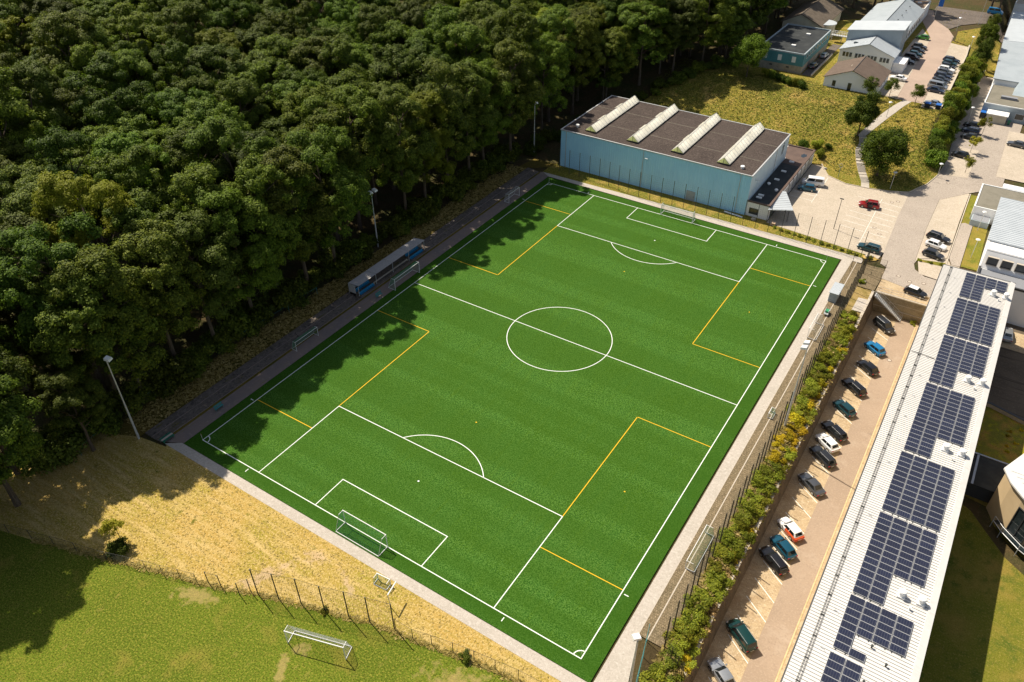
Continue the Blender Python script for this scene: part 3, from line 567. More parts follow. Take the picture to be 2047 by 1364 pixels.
for k, y in enumerate((68.2, 77.6)):
    m = MB()
    for xa, xb in ((-34.2, -29.6), (-26.4, -18.9), (-15.6, -7.8), (-4.6, 2.9), (6.2, 11.4)): m.box(xa, xb, y, y+0.12, HZ+0.02, HZ+0.045)
    m.build('roof_seam', M['gravel_roof'], hroof)
for xc in (-28.0, -17.2, -6.2, 4.6):
    y0, y1, hw, zc, zt_ = 62.2, 85.6, 1.45, HZ+0.32, HZ+1.6
    m = MB(); m.box(xc-hw, xc+hw, y0, y1, HZ-0.1, zc); sk = m.build('skylight', M['trim_dark'], hall)
    m = MB(); m.box(xc-hw+0.08, xc+hw-0.08, y0+0.08, y1-0.08, zc+0.002, zc+0.01); m.build('bounce_floor', M['white_paint'], sk)  # unseen white floor added to bounce sunlight onto the panes
    n = 16; st = (y1-y0)/n
    for s in (-1, 1):
        for i in range(n):
            ya, yb = y0+st*i+0.035, y0+st*(i+1)-0.035
            p = [(xc+s*hw, ya, zc+0.02), (xc+s*hw, yb, zc+0.02), (xc, yb, zt_), (xc, ya, zt_)]
            if s < 0: p = p[::-1]
            m = MB(); m.quad(*p); m.build('pane', M['skylight'], sk)
    for y, d in ((y0, -1), (y1, 1)):
        p = [(xc-hw, y, zc), (xc+hw, y, zc), (xc, y, zt_)]
        if d > 0: p = p[::-1]
        m = MB(); m.slab(p, 0.05); m.build('end_pane', M['skylight_end'], sk)
        m = MB(); m.tube((xc, y+d*0.03, zc), (xc, y+d*0.03, zt_), 0.05, n=4); m.build('glazing_bar', M['trim_dark'], sk)
    q = MB(); q.tube((xc, y0, zt_+0.02), (xc, y1, zt_+0.02), 0.05, n=6)
    for i in range(n+1):
        for s in (-1, 1): q.tube((xc+s*hw, y0+st*i, zc+0.04), (xc, y0+st*i, zt_+0.03), 0.03, n=4, caps=False)
    q.build('ridge_frame', M['galv'], sk)
    for yv in (67, 76):   # opened vent flaps on the shaded slope
        m = MB(); m.slab([(xc-0.12, yv, zt_+0.04), (xc-0.12, yv+3.2, zt_+0.04), (xc-0.85, yv+3.2, zt_-0.3), (xc-0.85, yv, zt_-0.3)], 0.03); m.build('vent_flap', M['skylight'], sk)
for x, y in ((8.8, 62.6), (-32.2, 63.4)):
    m = MB(); m.tube((x, y, HZ), (x, y, HZ+0.5), 0.34, n=12); m.tube((x, y, HZ+0.5), (x, y, HZ+0.62), 0.5, 0.4, n=12); m.build('roof_vent', M['white_paint'], hall)
for x in (-33.2, -13.1, 9.6):
    m = MB(); m.tube((x, HY0-0.16, 0), (x, HY0-0.16, HZ-0.1), 0.07, n=6); m.build('downpipe', M['galv'], hall)
for y in (76.8,):
    m = MB(); m.tube((HX1+0.16, y, 3.4), (HX1+0.16, y, HZ-0.1), 0.07, n=6); m.build('downpipe', M['galv'], hall)
m = MB(); m.box(-1.9, 0.2, HY0-0.13, HY0-0.075, 0, 2.3); dr = m.build('door', M['grey_wall'], hall)
m = MB(); m.box(-0.15, -0.05, HY0-0.19, HY0-0.13, 0.95, 1.15); m.build('handle', M['dark_steel'], dr)
for x, z in ((-12.2, 7.4), (12.35, 7.0)):
    m = MB(); y = HY0-0.5 if x < 0 else 63.2
    m.box(x-0.35, x+0.35, y-0.18, y+0.18, z, z+0.12); m.build('wall_lamp', M['lamp_head'], hall)
# dark running-figure emblem on the pale end wall
m = MB(); X = HX1+0.085
def em(pts): m.slab([(X+0.02, 81.6+u, 6.6+v) for u, v in pts], 0.02)
em([(0.0, 0.7), (0.5, 0.7), (0.75, 1.5), (0.15, 1.6)]); em([(0.3, 1.72), (0.6, 1.7), (0.7, 1.98), (0.5, 2.15), (0.28, 2.0)])
em([(0.0, 0.75), (0.28, 0.75), (0.0, -0.1), (-0.55, -0.7), (-0.7, -0.55), (-0.25, 0.0)]); em([(0.25, 0.75), (0.55, 0.72), (0.85, 0.1), (0.7, -0.75), (0.5, -0.72), (0.58, 0.05)])
em([(0.6, 1.5), (0.75, 1.35), (1.15, 0.95), (1.0, 0.85)]); em([(0.2, 1.55), (0.15, 1.3), (-0.4, 1.0), (-0.5, 1.12)])
m.build('emblem', M['trim_dark'], hall)

# --- low annex with garages and entrance canopy
ann = thing('hall_annex', 'low white annex with dark flat roof along the end of the blue hall', 'building', (14.4, 77, 0))
AX0, AX1, AY0, AY1, AZ = HX1+0.1, 16.8, 60.2, 94.0, 3.25
m = MB(); m.box(AX0, AX1, AY0, AY1, -0.3, AZ); m.box(10.3, AX0, HY1+0.12, AY1, -0.3, AZ); m.build('wall', M['white_wall'], ann)
m = MB(); m.box(AX0+0.05, AX1-0.35, AY0+0.3, 83.2, AZ, AZ+0.05); m.build('roof_membrane', M['membrane'], ann)
m = MB(); m.box(10.5, AX1-0.35, 86.5, AY1-0.3, AZ, AZ+0.05); m.box(AX0+0.05, AX1-0.35, 83.2, 86.5, AZ, AZ+0.045); m.build('roof', M['annex_roof'], ann)
m = MB(); m.box(AX1-0.35, AX1+0.12, AY0-0.1, AY1+0.1, AZ, AZ+0.3); m.box(AX0, AX1-0.35, AY0-0.1, AY0+0.3, AZ, AZ+0.3); m.box(10.2, AX1-0.35, AY1-0.3, AY1+0.1, AZ, AZ+0.3); m.build('roof_edge', M['annex_roof'], ann)
for x, y, rx, ry in ((13.5, 62.9, 1.2, .5), (13.5, 64.2, 1.2, .5), (14.0, 73.6, 1.1, .5), (14.0, 78.6, 1.1, .5), (14.0, 84.6, 1.1, .5)):
    m = MB(); m.box(x-rx/2, x+rx/2, y-ry/2, y+ry/2, AZ, AZ+0.32); m.build('roof_light', M['white_paint'], ann)
for x, y in ((15.6, 68.2), (13.2, 70.4)):
    m = MB(); m.tube((x, y, AZ), (x, y, AZ+0.35), 0.3, n=10); m.tube((x, y, AZ+0.35), (x, y, AZ+0.5), 0.42, 0.3, n=10); m.build('roof_vent', M['white_paint'], ann)
m = MB(); m.prism(blob(15.4, 89.8, 0.75, 1.2, 0, 9), AZ+0.04, AZ+0.07); m.build('puddle', M['glass'], ann)
for i in range(7):
    y = 71.5+i*3.1
    m = MB(); m.box(AX1+0.003, AX1+0.06, y, y+2.5, 0.05, 2.4); d = m.build('garage_door', M['galv'], ann)
    m = MB(); m.box(AX1+0.06, AX1+0.1, y+1.1, y+1.4, 1.0, 1.08); m.build('handle', M['trim_dark'], d)
for i in range(6):
    y = 74.0+i*3.1; m = MB(); m.box(AX1+0.003, AX1+0.03, y+0.02, y+0.58, 0.05, 2.9); m.build('recess_shade', M['trim_dark'], ann)  # flat dark strips on the wall, shade of a recess put in colour
m = MB(); m.slab([(16.75, 59.3, 3.0), (21.4, 62.0, 2.95), (17.6, 68.7, 3.5), (16.75, 68.5, 3.55)], 0.12); can = m.build('canopy_roof', M['metal_roof'], ann)
q = MB()
for i in range(11):
    k = i/10; a = Vector((16.75, lerp(59.6, 68.3, k), lerp(3.02, 3.56, k))); bb = Vector((lerp(21.3, 17.7, k), lerp(62.2, 68.5, k), lerp(2.98, 3.52, k))); q.tube(a, bb, 0.04, n=4)
q.build('roof_rib', M['galv'], can)
for x, y in ((16.9, 59.7), (20.6, 61.9), (18.9, 66.0)):
    m = MB(); m.tube((x, y, 0), (x, y, 2.95), 0.07, n=6); m.build('canopy_post', M['dark_steel'], ann)
m = MB(); m.box(16.85, 16.95, 61.5, 66.5, 0.1, 2.6); m.build('glass_front', M['glass'], ann)
window_on(ann, (12.6, AY0), (14.6, AY0), 0.6, 2.0, (0, -1), 'trim_dark')

# --- solar roof building
SX0, SX1, SY0, SY1, SZ = 52.0, 63.6, -80.0, 48.4, 7.0
sol = thing('white_roofed_building', 'long building with white ribbed metal roof carrying the solar panels', 'building', (57.8, -16, ZP))
m = MB(); m.box(SX0+0.35, SX1-0.15, SY0, SY1-0.2, ZP-0.5, SZ-0.25); m.build('wall', M['beige_wall'], sol)
m = MB(); m.box(SX0, SX1-0.75, SY0-0.3, SY1, SZ-0.25, SZ); sro = m.build('roof', M['white_roof'], sol)
m = MB()
for y in frange(SY0, SY1-0.2, 0.42): m.box(SX0+0.02, SX1-0.78, y-0.022, y+0.022, SZ-0.02, SZ+0.05)
o = m.build('roof_seam', M['seam_grey'], sro); o['kind'] = 'stuff'
m = MB(); m.add([(SX1-0.75, SY0-0.3, SZ-0.2), (SX1-0.75, SY0-0.3, SZ+0.12), (SX1, SY0-0.3, SZ-0.05), (SX1, SY0-0.3, SZ-0.75), (SX1-0.75, SY1+0.05, SZ-0.2), (SX1-0.75, SY1+0.05, SZ+0.12), (SX1, SY1+0.05, SZ-0.05), (SX1, SY1+0.05, SZ-0.75)],
      [(0,1,2,3), (7,6,5,4), (1,5,6,2), (2,6,7,3), (0,4,5,1), (3,7,4,0)]); m.build('fascia', M['white_roof'], sol)
m = MB(); m.tube((SX0-0.06, SY0, SZ-0.12), (SX0-0.06, SY1, SZ-0.12), 0.1, n=8); m.build('gutter', M['trim_dark'], sol)
m = MB(); m.box(SX0-0.1, SX1+0.02, SY1+0.06, SY1+0.18, SZ-0.5, SZ+0.02); m.build('end_trim', M['trim_dark'], sol)
m = MB()
for dx in (0, 0.28): m.tube((53.15+dx, SY0, SZ+0.14), (53.15+dx, SY1-0.3, SZ+0.14), 0.028, n=5)
for y in frange(SY0, SY1-0.5, 0.5): m.tube((53.15, y, SZ+0.13), (53.43, y, SZ+0.13), 0.016, n=4, caps=False)
for y in frange(SY0, SY1-0.5, 3): m.box(53.1, 53.5, y, y+0.08, SZ, SZ+0.12)
m.build('cable_tray', M['dark_steel'], sol)
m = MB(); m.tube((52.1, 18.6, SZ+0.12), (55.5, 18.3, SZ+0.12), 0.04, n=5); m.build('cable_pipe', M['dark_steel'], sol)
for i, (x, y) in enumerate(((60.7, 42.2), (62.6, 42.3), (60.5, 15.4), (62.4, 15.7), (60.2, -1.5), (62.2, -1.4), (60.0, -28.3), (62.0, -28.1))):
    m = MB(); m.box(x-0.42, x+0.42, y-0.42, y+0.42, SZ, SZ+0.25); m.tube((x, y, SZ+0.25), (x, y, SZ+0.85), 0.36, 0.33, n=14); m.tube((x, y, SZ+0.85), (x, y, SZ+1.0), 0.46, 0.40, n=14)
    m.tube((x, y, SZ+1.0), (x, y, SZ+1.12), 0.40, 0.12, n=14); m.build('roof_fan', M['white_paint'], sol)
for x, y in ((61.7, 40.9), (61.6, 14.0), (61.3, -3.0), (61.1, -29.6), (58.7, -36.5), (60.4, -37.9), (58.9, -41)):
    m = MB(); m.tube((x, y, SZ), (x, y, SZ+0.4), 0.09, n=8); m.tube((x, y, SZ+0.4), (x, y, SZ+0.46), 0.15, n=8); m.build('pipe_vent', M['dark_steel'] if y < -30 else M['white_paint'], sol)
for y in frange(SY0+4, SY1-4, 5.2):
    m = MB(); m.box(54.2, 54.6, y, y+0.05, SZ+0.05, SZ+0.09); m.tube((54.25, y+0.3, SZ+0.03), (54.75, y-0.25, SZ+0.1), 0.02, n=4); m.build('snow_stop', M['galv'], sol)
for k in range(24):   # windows of the parking side
    y = SY1-6-k*3.6; window_on(sol, (SX0+0.35, y), (SX0+0.35, y-2.4), ZP+1.0, ZP+2.6, (-1, 0), 'trim_white', 'glass', 1); window_on(sol, (SX0+0.35, y), (SX0+0.35, y-2.4), ZP+5.0, ZP+6.8, (-1, 0), 'trim_white', 'glass', 1)
for k in range(24):
    y = SY1-6-k*3.6; window_on(sol, (SX1-0.15, y-2.4), (SX1-0.15, y), ZP+5.0, ZP+6.8, (1, 0), 'trim_white', 'glass', 1)

def cell_extra(n, tc, col):
    sp = n.nodes.new('ShaderNodeSeparateXYZ'); n.links.new(tc.outputs['Object'], sp.inputs[0])
    m1 = None
    for ax, pit in ((0, 0.2633), (1, 0.1567)):
        f = math_node(n, 'FRACT', math_node(n, 'DIVIDE', sp.outputs[ax], pit)); g = math_node(n, 'LESS_THAN', math_node(n, 'ABSOLUTE', math_node(n, 'SUBTRACT', f, 0.5)), 0.08)
        m1 = g if m1 is None else math_node(n, 'MAXIMUM', m1, g)
    col = mix_node(n, math_node(n, 'MULTIPLY', m1, 0.25), col, (0.20, 0.21, 0.24))
    oi = n.nodes.new('ShaderNodeObjectInfo')
    return mix_node(n, math_node(n, 'MULTIPLY', oi.outputs['Random'], 0.6), col, (0.018, 0.020, 0.034))
M['solar_cell'] = noise_mat('solar_cell', (0.011, 0.015, 0.040), [(1.2, (0.015, 0.019, 0.038), 0.45, 0.7)], 0.3, spec=0.35, extra=cell_extra)
PW, PD = 1.60, 0.955
def panel_mesh():
    m = MB(); m.box(-PW/2, PW/2, -PD/2, PD/2, 0, 0.035); fr = m.mesh('solar_panel', M['galv'])
    m = MB(); m.box(-PW/2+0.03, PW/2-0.03, -PD/2+0.03, PD/2-0.03, 0.02, 0.040); return fr, m.mesh('cell_sheet', M['solar_cell'])
PF, PC = panel_mesh()
# (top y, rows per column, left x, row pitch)
for (yt, cols, x0, PI_), lab in zip(((47.5, (9, 9, 4, 4), 55.85, .961), (38.1, (12,)*4, 55.75, .983), (25.65, (14, 14, 9, 9), 55.65, .95), (11.75, (17, 17, 12, 12), 55.5, .95), (-4.95, (12,)*4, 55.35, .975), (-17.2, (14, 14, 9, 9), 55.3, .964), (-31.1, (8, 5, 5, 5), 55.25, .94), (-39.3, (12, 12), 55.2, .96)),
        ('topmost solar array, at the far end of the white roof', 'second solar array from the far end, a full rectangle of twelve rows', 'third solar array from the far end, notched round two roof fans', 'fourth solar array from the far end, the longest one on the roof',
         'fifth solar array, full rectangle between two notched arrays', 'sixth solar array, its longer half ending beside the nearest roof fans', 'seventh solar array, short with one longer left column', 'nearest solar array of two columns cut by the picture edge')):
    arr = thing('solar_array', lab, 'solar panels', (x0, yt, SZ+0.06), group='solar arrays on the white roof')
    for c, nr in enumerate(cols):
        for r_ in range(nr):
            p = link('solar_panel', PF, arr); p.location = (PW/2+c*1.665, -PI_*(r_+0.5), 0.07); p.scale = (1, PI_/0.975, 1)
            q = link('cell_sheet', PC, p)
    m = MB(); y1 = yt
    for c, nr in enumerate(cols):
        xc = x0+c*1.665
        for dx in (0.3, 1.3): m.box(xc+dx-0.03, xc+dx+0.03, yt-nr*PI_-0.2, yt+0.1, SZ+0.058, SZ+0.128)
    m.build('mounting_rail', M['dark_steel'], arr)
sp = thing('solar_array', 'single solar panel lying apart below the seventh array', 'solar panels', (57.65, -38.25, SZ+0.13))
m = MB(); m.box(-PW/2, PW/2, -PD/2, PD/2, 0, 0.035); q = m.build('solar_panel', M['galv'], sp, world=False); link('cell_sheet', PC, q)

# --- retaining walls of the sunken car park
rw = thing('retaining_wall', 'long battered block wall between planted bank and sunken car park', 'retaining wall', (43, -20, ZP))
nc = 14; prev = None
for seg_y0, seg_y1 in ((-85, -30), (-30, 26), (26, 44.3)):
    m = MB()
    for c in range(nc):
        h0 = c/nc; h1 = (c+1)/nc
        ys = frange(seg_y0, seg_y1, 0.6)
        for a, b in zip(ys[:-1], ys[1:]):
            tz = bank_top((a+b)/2)+0.12; z0 = lerp(ZP-0.1, tz, h0); z1 = lerp(ZP-0.1, tz, h1)
            off = 0.03*((int(a*5)+c*3) % 3)/2; x1 = lerp(43.42, 42.62, h0)+off
            g = 0.03; sft = 0.3*(c % 2)
            m.box(x1-0.35, x1, a+g/2, b-g/2, z0, z1-0.025)
    m.build('block_courses', M['blockwall'], rw)['kind'] = 'stuff'
m = MB()
for a, b in zip(frange(-85, 44.2, 1.2)[:-1], frange(-85, 44.2, 1.2)[1:]): tz = bank_top((a+b)/2)+0.1; m.box(42.28, 42.74, a+0.01, b-0.01, tz, tz+0.12)
m.build('coping', M['kerb'], rw)['kind'] = 'stuff'
m = MB()
for a, b in zip(frange(-85, 44.2, 3)[:-1], frange(-85, 44.2, 3)[1:]): tz = bank_top((a+b)/2); m.box(42.3, 42.75, a, b, ZP-0.3, tz+0.08)
m.build('core', M['blockwall'], rw)
ew = thing('retaining_wall', 'tall stone block wall at the end of the sunken car park', 'retaining wall', (47.5, 44.6, ZP))
rg = random.Random(3)
for tier in range(3):
    z0 = ZP+tier*1.36; m = MB(); y = 44.35+tier*0.12
    for rowi in range(4):
        x = 43.2-0.4*(rowi % 2)
        while x < 52.2:
            wd = rg.uniform(0.55, 0.95); m.box(max(43.2, x)+0.01, min(52.2, x+wd)-0.01, y+rg.uniform(0, 0.04), y+0.3, z0+rowi*0.32, z0+rowi*0.32+0.30); x += wd
    m.build('stone_course', M['stonewall'], ew)['kind'] = 'stuff'
    m = MB(); m.box(43.1, 52.2, y-0.08, y+0.32, z0+1.28, z0+1.36); m.build('ledge', M['kerb'], ew)
m = MB(); m.box(43.1, 52.2, 44.4, 44.72, ZP-0.2, 0.0); m.build('core', M['stonewall'], ew)
def rail(root, pts, h, mat, post=2.0, r=0.025, mids=1):
    m = MB()
    for a, b in zip(pts[:-1], pts[1:]):
        a, b = Vector(a), Vector(b)
        for k in range(mids+1): z = Vector((0, 0, h*(k+1)/(mids+1))); m.tube(a+z, b+z, r, n=5)
        n = max(1, int((b-a).length/post))
        for i in range(n+1): p = a.lerp(b, i/n); m.tube(p, p+Vector((0, 0, h)), r, n=5)
    return m.build('railing', mat, root)
rail(ew, [(43.4, 44.95, 0.0), (52.0, 44.95, 0.0)], 1.05, M['galv'], 2.1)
st = thing('metal_stair', 'grey steel grating stair down to the sunken car park', 'stair', (45.8, 43.6, ZP))
ns = 20
for i in range(ns):
    k = i/(ns-1); x = lerp(43.2, 48.5, k); z = lerp(-0.05, ZP+0.2, k)
    m = MB(); m.box(x-0.13, x+0.13, 43.05, 44.2, z-0.03, z+0.01); m.build('tread', M['galv'], st)
for y in (43.0, 44.22):
    m = MB(); m.add([(43.0, y, 0.1), (48.7, y, ZP+0.2), (48.7, y, ZP), (43.0, y, -0.2), (43.0, y+0.05, 0.1), (48.7, y+0.05, ZP+0.2), (48.7, y+0.05, ZP), (43.0, y+0.05, -0.2)], [(0,1,2,3), (7,6,5,4), (0,4,5,1), (1,5,6,2), (2,6,7,3), (3,7,4,0)]); m.build('stringer', M['galv'], st)
    m = MB()
    for dz in (1.0, 0.55): m.tube((43.0, y, 0.0+dz), (48.7, y, ZP+0.05+dz), 0.025, n=5)
    for i in range(7): k = i/6; x = lerp(43.0, 48.7, k); z = lerp(0.0, ZP+0.05, k); m.tube((x, y, z), (x, y, z+1.0), 0.025, n=5)
    m.build('handrail', M['galv'], st)
m = MB(); m.prism([(40.6, 35.8), (42.4, 35.9), (42.5, 40.7), (40.7, 40.5)], -0.2, 0.16); t = thing('concrete_slab', 'pale square concrete slab cover on the bank above the car park wall', 'slab', (41.5, 38.2, 0)); m.build('slab', M['concrete'], t)
for y in (37.4, 39.0):
    m = MB(); m.box(40.75, 42.3, y, y+0.03, 0.161, 0.168); m.build('joint', M['trim_dark'], t)

# --- houses round the upper car park
A = gable_house('white_house', 'white house with dark brown tiled gable roof, nearest on the meadow slope', 8.0, 22.1, 129.5, 143.0, 7.0, 9.5, 14.9, 12.2, 'white_wall', 'tile_brown', sub=2.5)
window_on(A, (10.2, 129.5), (11.25, 129.5), 7.3, 9.0, (0, -1), 'trim_white', 'glass', 0); window_on(A, (14.3, 129.5), (15.4, 129.5), 6.5, 9.0, (0, -1), 'trim_white', 'glass', 0)
for y in (133, 137): window_on(A, (22.1, y), (22.1, y+1.2), 7.9, 9.1, (1, 0), 'trim_white')
m = MB(); m.box(13.1, 13.9, 135.0, 136.2, 11.55, 11.72); m.build('roof_window', M['kerb'], A)
B = gable_house('white_house', 'white gabled house with pale metal roof and a row of windows', 6.4, 21.2, 150.0, 158.3, 7.0, 11.2, 14.0, 13.7, 'white_wall', 'metal_roof', ribs=0.7)
for k in range(4):
    for j in range(3): x = 7.3+k*3.42+j*0.92; window_on(B, (x, 150.0), (x+0.86, 150.0), 9.4, 10.8, (0, -1), 'trim_white', 'glass', 0)
m = MB(); m.box(21.3, 24.2, 151.0, 157.6, 6.8, 9.6); m.build('entrance_block', M['white_wall'], B)
m = MB(); m.box(9.0, 10.2, 153.4, 154.6, 12.35, 12.6); m.build('roof_window', M['glass'], B)
C = thing('grey_hall', 'tall grey blue hall with sloping metal roof behind the white gabled house', 'building', (13.2, 164, 7))
m = MB(); zf = lambda x, y: lerp(14.3, 16.4, (x-5.8)/14.9); m.prism([(5.8, 158.7), (20.7, 158.7), (20.5, 169), (5.6, 169)], 6.5, zf); m.build('wall', M['grey_wall'], C)
m = MB(); m.prism([(5.4, 158.3), (21.0, 158.3), (20.8, 169.3), (5.2, 169.3)], lambda x, y: zf(x, y)+0.02, lambda x, y: zf(x, y)+0.22); m.build('roof', M['metal_roof'], C)
D = gable_house('long_house', 'long grey house with pale slate gable roof behind the tall hall', 4.6, 19.0, 169.4, 205.8, 7.0, 11.2, 13.0, 14.0, 'white_wall', 'grey_roof')
for k in range(8):
    y = 173+k*4; window_on(D, (19.0, y), (19.0, y+1.6), 8.2, 9.6, (1, 0), 'trim_dark')
for k in range(5):
    m = MB(); y = 175+6*k; m.box(15.2, 15.5, y, y+0.3, 13.3, 13.55); m.build('roof_vent', M['trim_dark'], D)
Db = parapet_box('flat_roofed_block', 'flat block with brown gravel roof and white parapet beyond the long house', 10.0, 19.1, 206.2, 218.0, 7.0, 11.3, 'white_wall', 'brown_gravel')
for x, y in ((13.5, 214.5), (16.2, 214.0)):
    m = MB(); m.box(x-0.6, x+0.6, y-0.4, y+0.4, 11.36, 11.7); m.build('roof_light', M['white_paint'], Db)
Eh = parapet_box('teal_house', 'teal clad flat roofed house on stone plinth at the wood edge', -13.0, 0.2, 135.0, 162.4, 9.1, 12.2, 'teal_wall', 'membrane', 0.4, 'grey_wall', 'house', 0.0)
m = MB(); m.box(-12.95, 0.15, 135.05, 162.3, 5.0, 9.098); m.build('plinth', M['plinth'], Eh)
for x in (-11.2, -7.0, -3.0): window_on(Eh, (x, 135.0), (x+1.1, 135.0), 9.9, 11.5, (0, -1), 'trim_white', 'trim_white', 0)
for k in range(9): y = 138+2.6*k; window_on(Eh, (0.2, y), (0.2, y+1.3), 10.6, 11.7, (1, 0), 'trim_white')
for x, y in ((-5.0, 142), (-4.5, 155)):
    m = MB(); m.box(x-0.6, x+0.6, y-0.5, y+0.5, 12.26, 12.6); m.build('roof_light', M['white_paint'], Eh)
for x in (-9, -4.2):
    m = MB(); m.box(x, x+0.8, 134.99, 135.04, 8.2, 8.6); m.build('vent_grille', M['trim_dark'], Eh)
Fh = gable_house('old_house', 'cream walled old house with brown roof half hidden at the wood edge', -17.0, -4.6, 171.5, 196, 7.0, 10.6, -11.5, 13.4, 'cream_wall', 'tile_old', 0.6)
m = MB(); m.prism([(-4.6+3.0*math.cos(t), 176+3.0*math.sin(t)) for t in frange(-math.pi/2, math.pi/2, 0.4)], 6.5, 10.7); m.build('round_bay', M['cream_wall'], Fh)
m = MB(); m.prism([(-4.6+3.3*math.cos(t), 176+3.3*math.sin(t)) for t in frange(-math.pi/2, math.pi/2, 0.4)], 10.72, 10.95); m.build('bay_roof', M['metal_roof'], Fh)
ft = thing('white_footbridge', 'white railed footbridge between the old house and the grey hall', 'bridge', (2, 170, 7)); m = MB(); m.box(-1.0, 5.4, 170.0, 171.6, 8.9, 9.1); m.build('deck', M['galv'], ft)
m = MB()
for y in (170.0, 171.6):
    m.tube((-1, y, 10.1), (5.4, y, 10.1), 0.06, n=5)
    for i in range(10): x = -1+6.4*i/9; m.tube((x, y, 9.1), (x, y, 10.1), 0.07, n=5)
m.build('railing', M['white_paint'], ft)
m = MB()
for x in (-0.8, 2.2, 5.2): m.tube((x, 170.8, 6.5), (x, 170.8, 8.9), 0.12, n=6)
m.build('bridge_post', M['galv'], ft)
lw = thing('low_wall', 'low pale wall along the driveway beside the teal house', 'wall', (3.2, 146, 7)); m = MB(); m.box(3.1, 3.35, 134.9, 157, 6.0, 7.5); m.build('wall', M['kerb'], lw); m = MB(); m.box(3.05, 3.4, 134.85, 157.05, 7.5, 7.58); m.build('coping', M['concrete'], lw)
lw = thing('low_wall', 'low concrete wall along the hedge side of the upper car park', 'wall', (38.2, 150, 6.5)); m = MB(); m.prism([(38.2, 127.2), (38.45, 127.2), (37.45, 176.0), (36.7, 187.4), (36.5, 187.2), (37.2, 176)], 4.5, 7.6); m.build('wall', M['concrete'], lw)
m = MB(); m.prism([(38.17, 127.1), (38.5, 127.1), (37.5, 176.0), (36.75, 187.5), (36.45, 187.2), (37.15, 176)], 7.6, 7.68); m.build('coping', M['kerb'], lw)
lw = thing('road_wall', 'concrete wall holding the hedge bank along the lower road', 'wall', (43.2, 150, 1)); m = MB(); m.prism([(43.05, 128), (43.35, 128), (43.35, 182), (43.05, 182)], -0.5, 2.6); m.build('wall', M['concrete'], lw); m = MB(); m.box(43.0, 43.4, 127.95, 182.05, 2.6, 2.7); m.build('coping', M['kerb'], lw)

# --- buildings along the right edge
Hh = thing('metal_roofed_hall', 'white walled hall with bright blue grey ribbed roof at the right edge', 'building', (63, 73, 0))
m = MB(); v = []
for x in (57.9, 82): v += [(x, 58.6, -4.2), (x, 84.0, -0.4), (x, 84.0, 6.2), (x, 62.4, 6.9), (x, 60.2, 6.3), (x, 58.6, 3.0)]
m.add(v, [(5,4,3,2,1,0), (6,7,8,9,10,11), (0,1,7,6), (1,2,8,7), (2,3,9,8), (3,4,10,9), (4,5,11,10), (5,0,6,11)]); m.build('wall', M['white_wall'], Hh)
m = MB(); m.slab([(57.4, 62.2, 7.15), (82, 62.2, 7.15), (82, 84.4, 6.42), (57.4, 84.4, 6.42)], 0.18); hr = m.build('roof', M['metal_roof'], Hh)
m = MB()
for y in frange(62.4, 84.2, 0.85): z = lerp(7.15, 6.42, (y-62.2)/22.2); m.box(57.42, 82, y-0.04, y+0.04, z, z+0.07)
m.build('roof_rib', M['metal_roof'], hr)['kind'] = 'stuff'
m = MB(); m.slab([(58.0, 60.05, 6.05), (82, 60.05, 6.05), (82, 62.3, 6.75), (58.0, 62.3, 6.75)], 0.1); m.build('eave', M['trim_dark'], Hh)
for k in range(7): x = 58.5+k*2.4; window_on(Hh, (x, 59.0), (x+1.9, 59.0), 3.9, 5.6, (0, -1), 'kerb', 'glass', 0, 0.5)
fr = thing('flat_annex', 'grey gravel flat roof in front of the bright ribbed hall', 'building', (66, 58, 0)); m = MB(); m.box(57.8, 82, 53.6, 58.5, -4.2, 3.0); m.build('wall', M['white_wall'], fr); m = MB(); m.box(58.1, 81.8, 53.9, 58.3, 3.0, 3.05); m.build('roof', M['grey_gravel'], fr)
m = MB(); m.box(57.7, 82, 53.5, 53.88, 3.0, 3.4); m.box(57.7, 58.08, 53.88, 58.5, 3.0, 3.4); m.build('parapet', M['trim_dark'], fr)
H2 = parapet_box('dark_roofed_block', 'low block with dark gravel roof behind the bright ribbed hall', 53.4, 70, 84.6, 97.2, 0.0, 2.9, 'white_wall', 'gravel_roof', 0.2)
m = MB(); m.box(53.7, 57.2, 81.6, 84.5, -0.2, 1.3); m.build('wing', M['grey_wall'], H2)
m = MB(); m.box(53.9, 57.0, 81.8, 84.4, 1.3, 1.36); m.build('wing_roof', M['grey_gravel'], H2)
vn = thing('white_trailer', 'white box trailer roof showing behind the dark roofed block', 'trailer', (60, 99, 0.1)); m = MB(); m.box(57.4, 62.6, 97.9, 100.2, 0.55+zt(60, 99), 2.9+zt(60, 99)); m.build('box_body', M['white_paint'], vn)
for x in (58.4, 61.6):
    m = MB(); m.tube((x, 97.95, 0.36+zt(60, 99)), (x, 100.15, 0.36+zt(60, 99)), 0.34, n=12); m.build('wheel', M['tyre'], vn)
Ih = thing('grey_gable_hall', 'large grey hall with pale metal roof cut by the top right edge', 'building', (60, 188, 2))
m = MB()
m.add([(46.9,163.5,0.5),(80,163.5,0.5),(80,163.5,6.2),(46.9,163.5,6.2),(44.2,232,0.5),(78,232,0.5),(78,232,8.2),(44.2,232,8.2)], [(0,1,2,3), (7,6,5,4), (1,5,6,2), (4,0,3,7)]); m.build('wall', M['white_wall'], Ih)
m = MB(); m.slab([(46.6, 163.2, 6.3), (80, 163.2, 6.3), (79, 203, 8.1), (44.8, 196, 8.1)], 0.2); m.build('lower_roof', M['grey_roof'], Ih)
m = MB(); m.slab([(44.75, 196.05, 8.15), (79, 203, 8.15), (78, 232, 8.6), (43.8, 232, 8.6)], 0.2); m.build('upper_roof', M['metal_roof'], Ih)
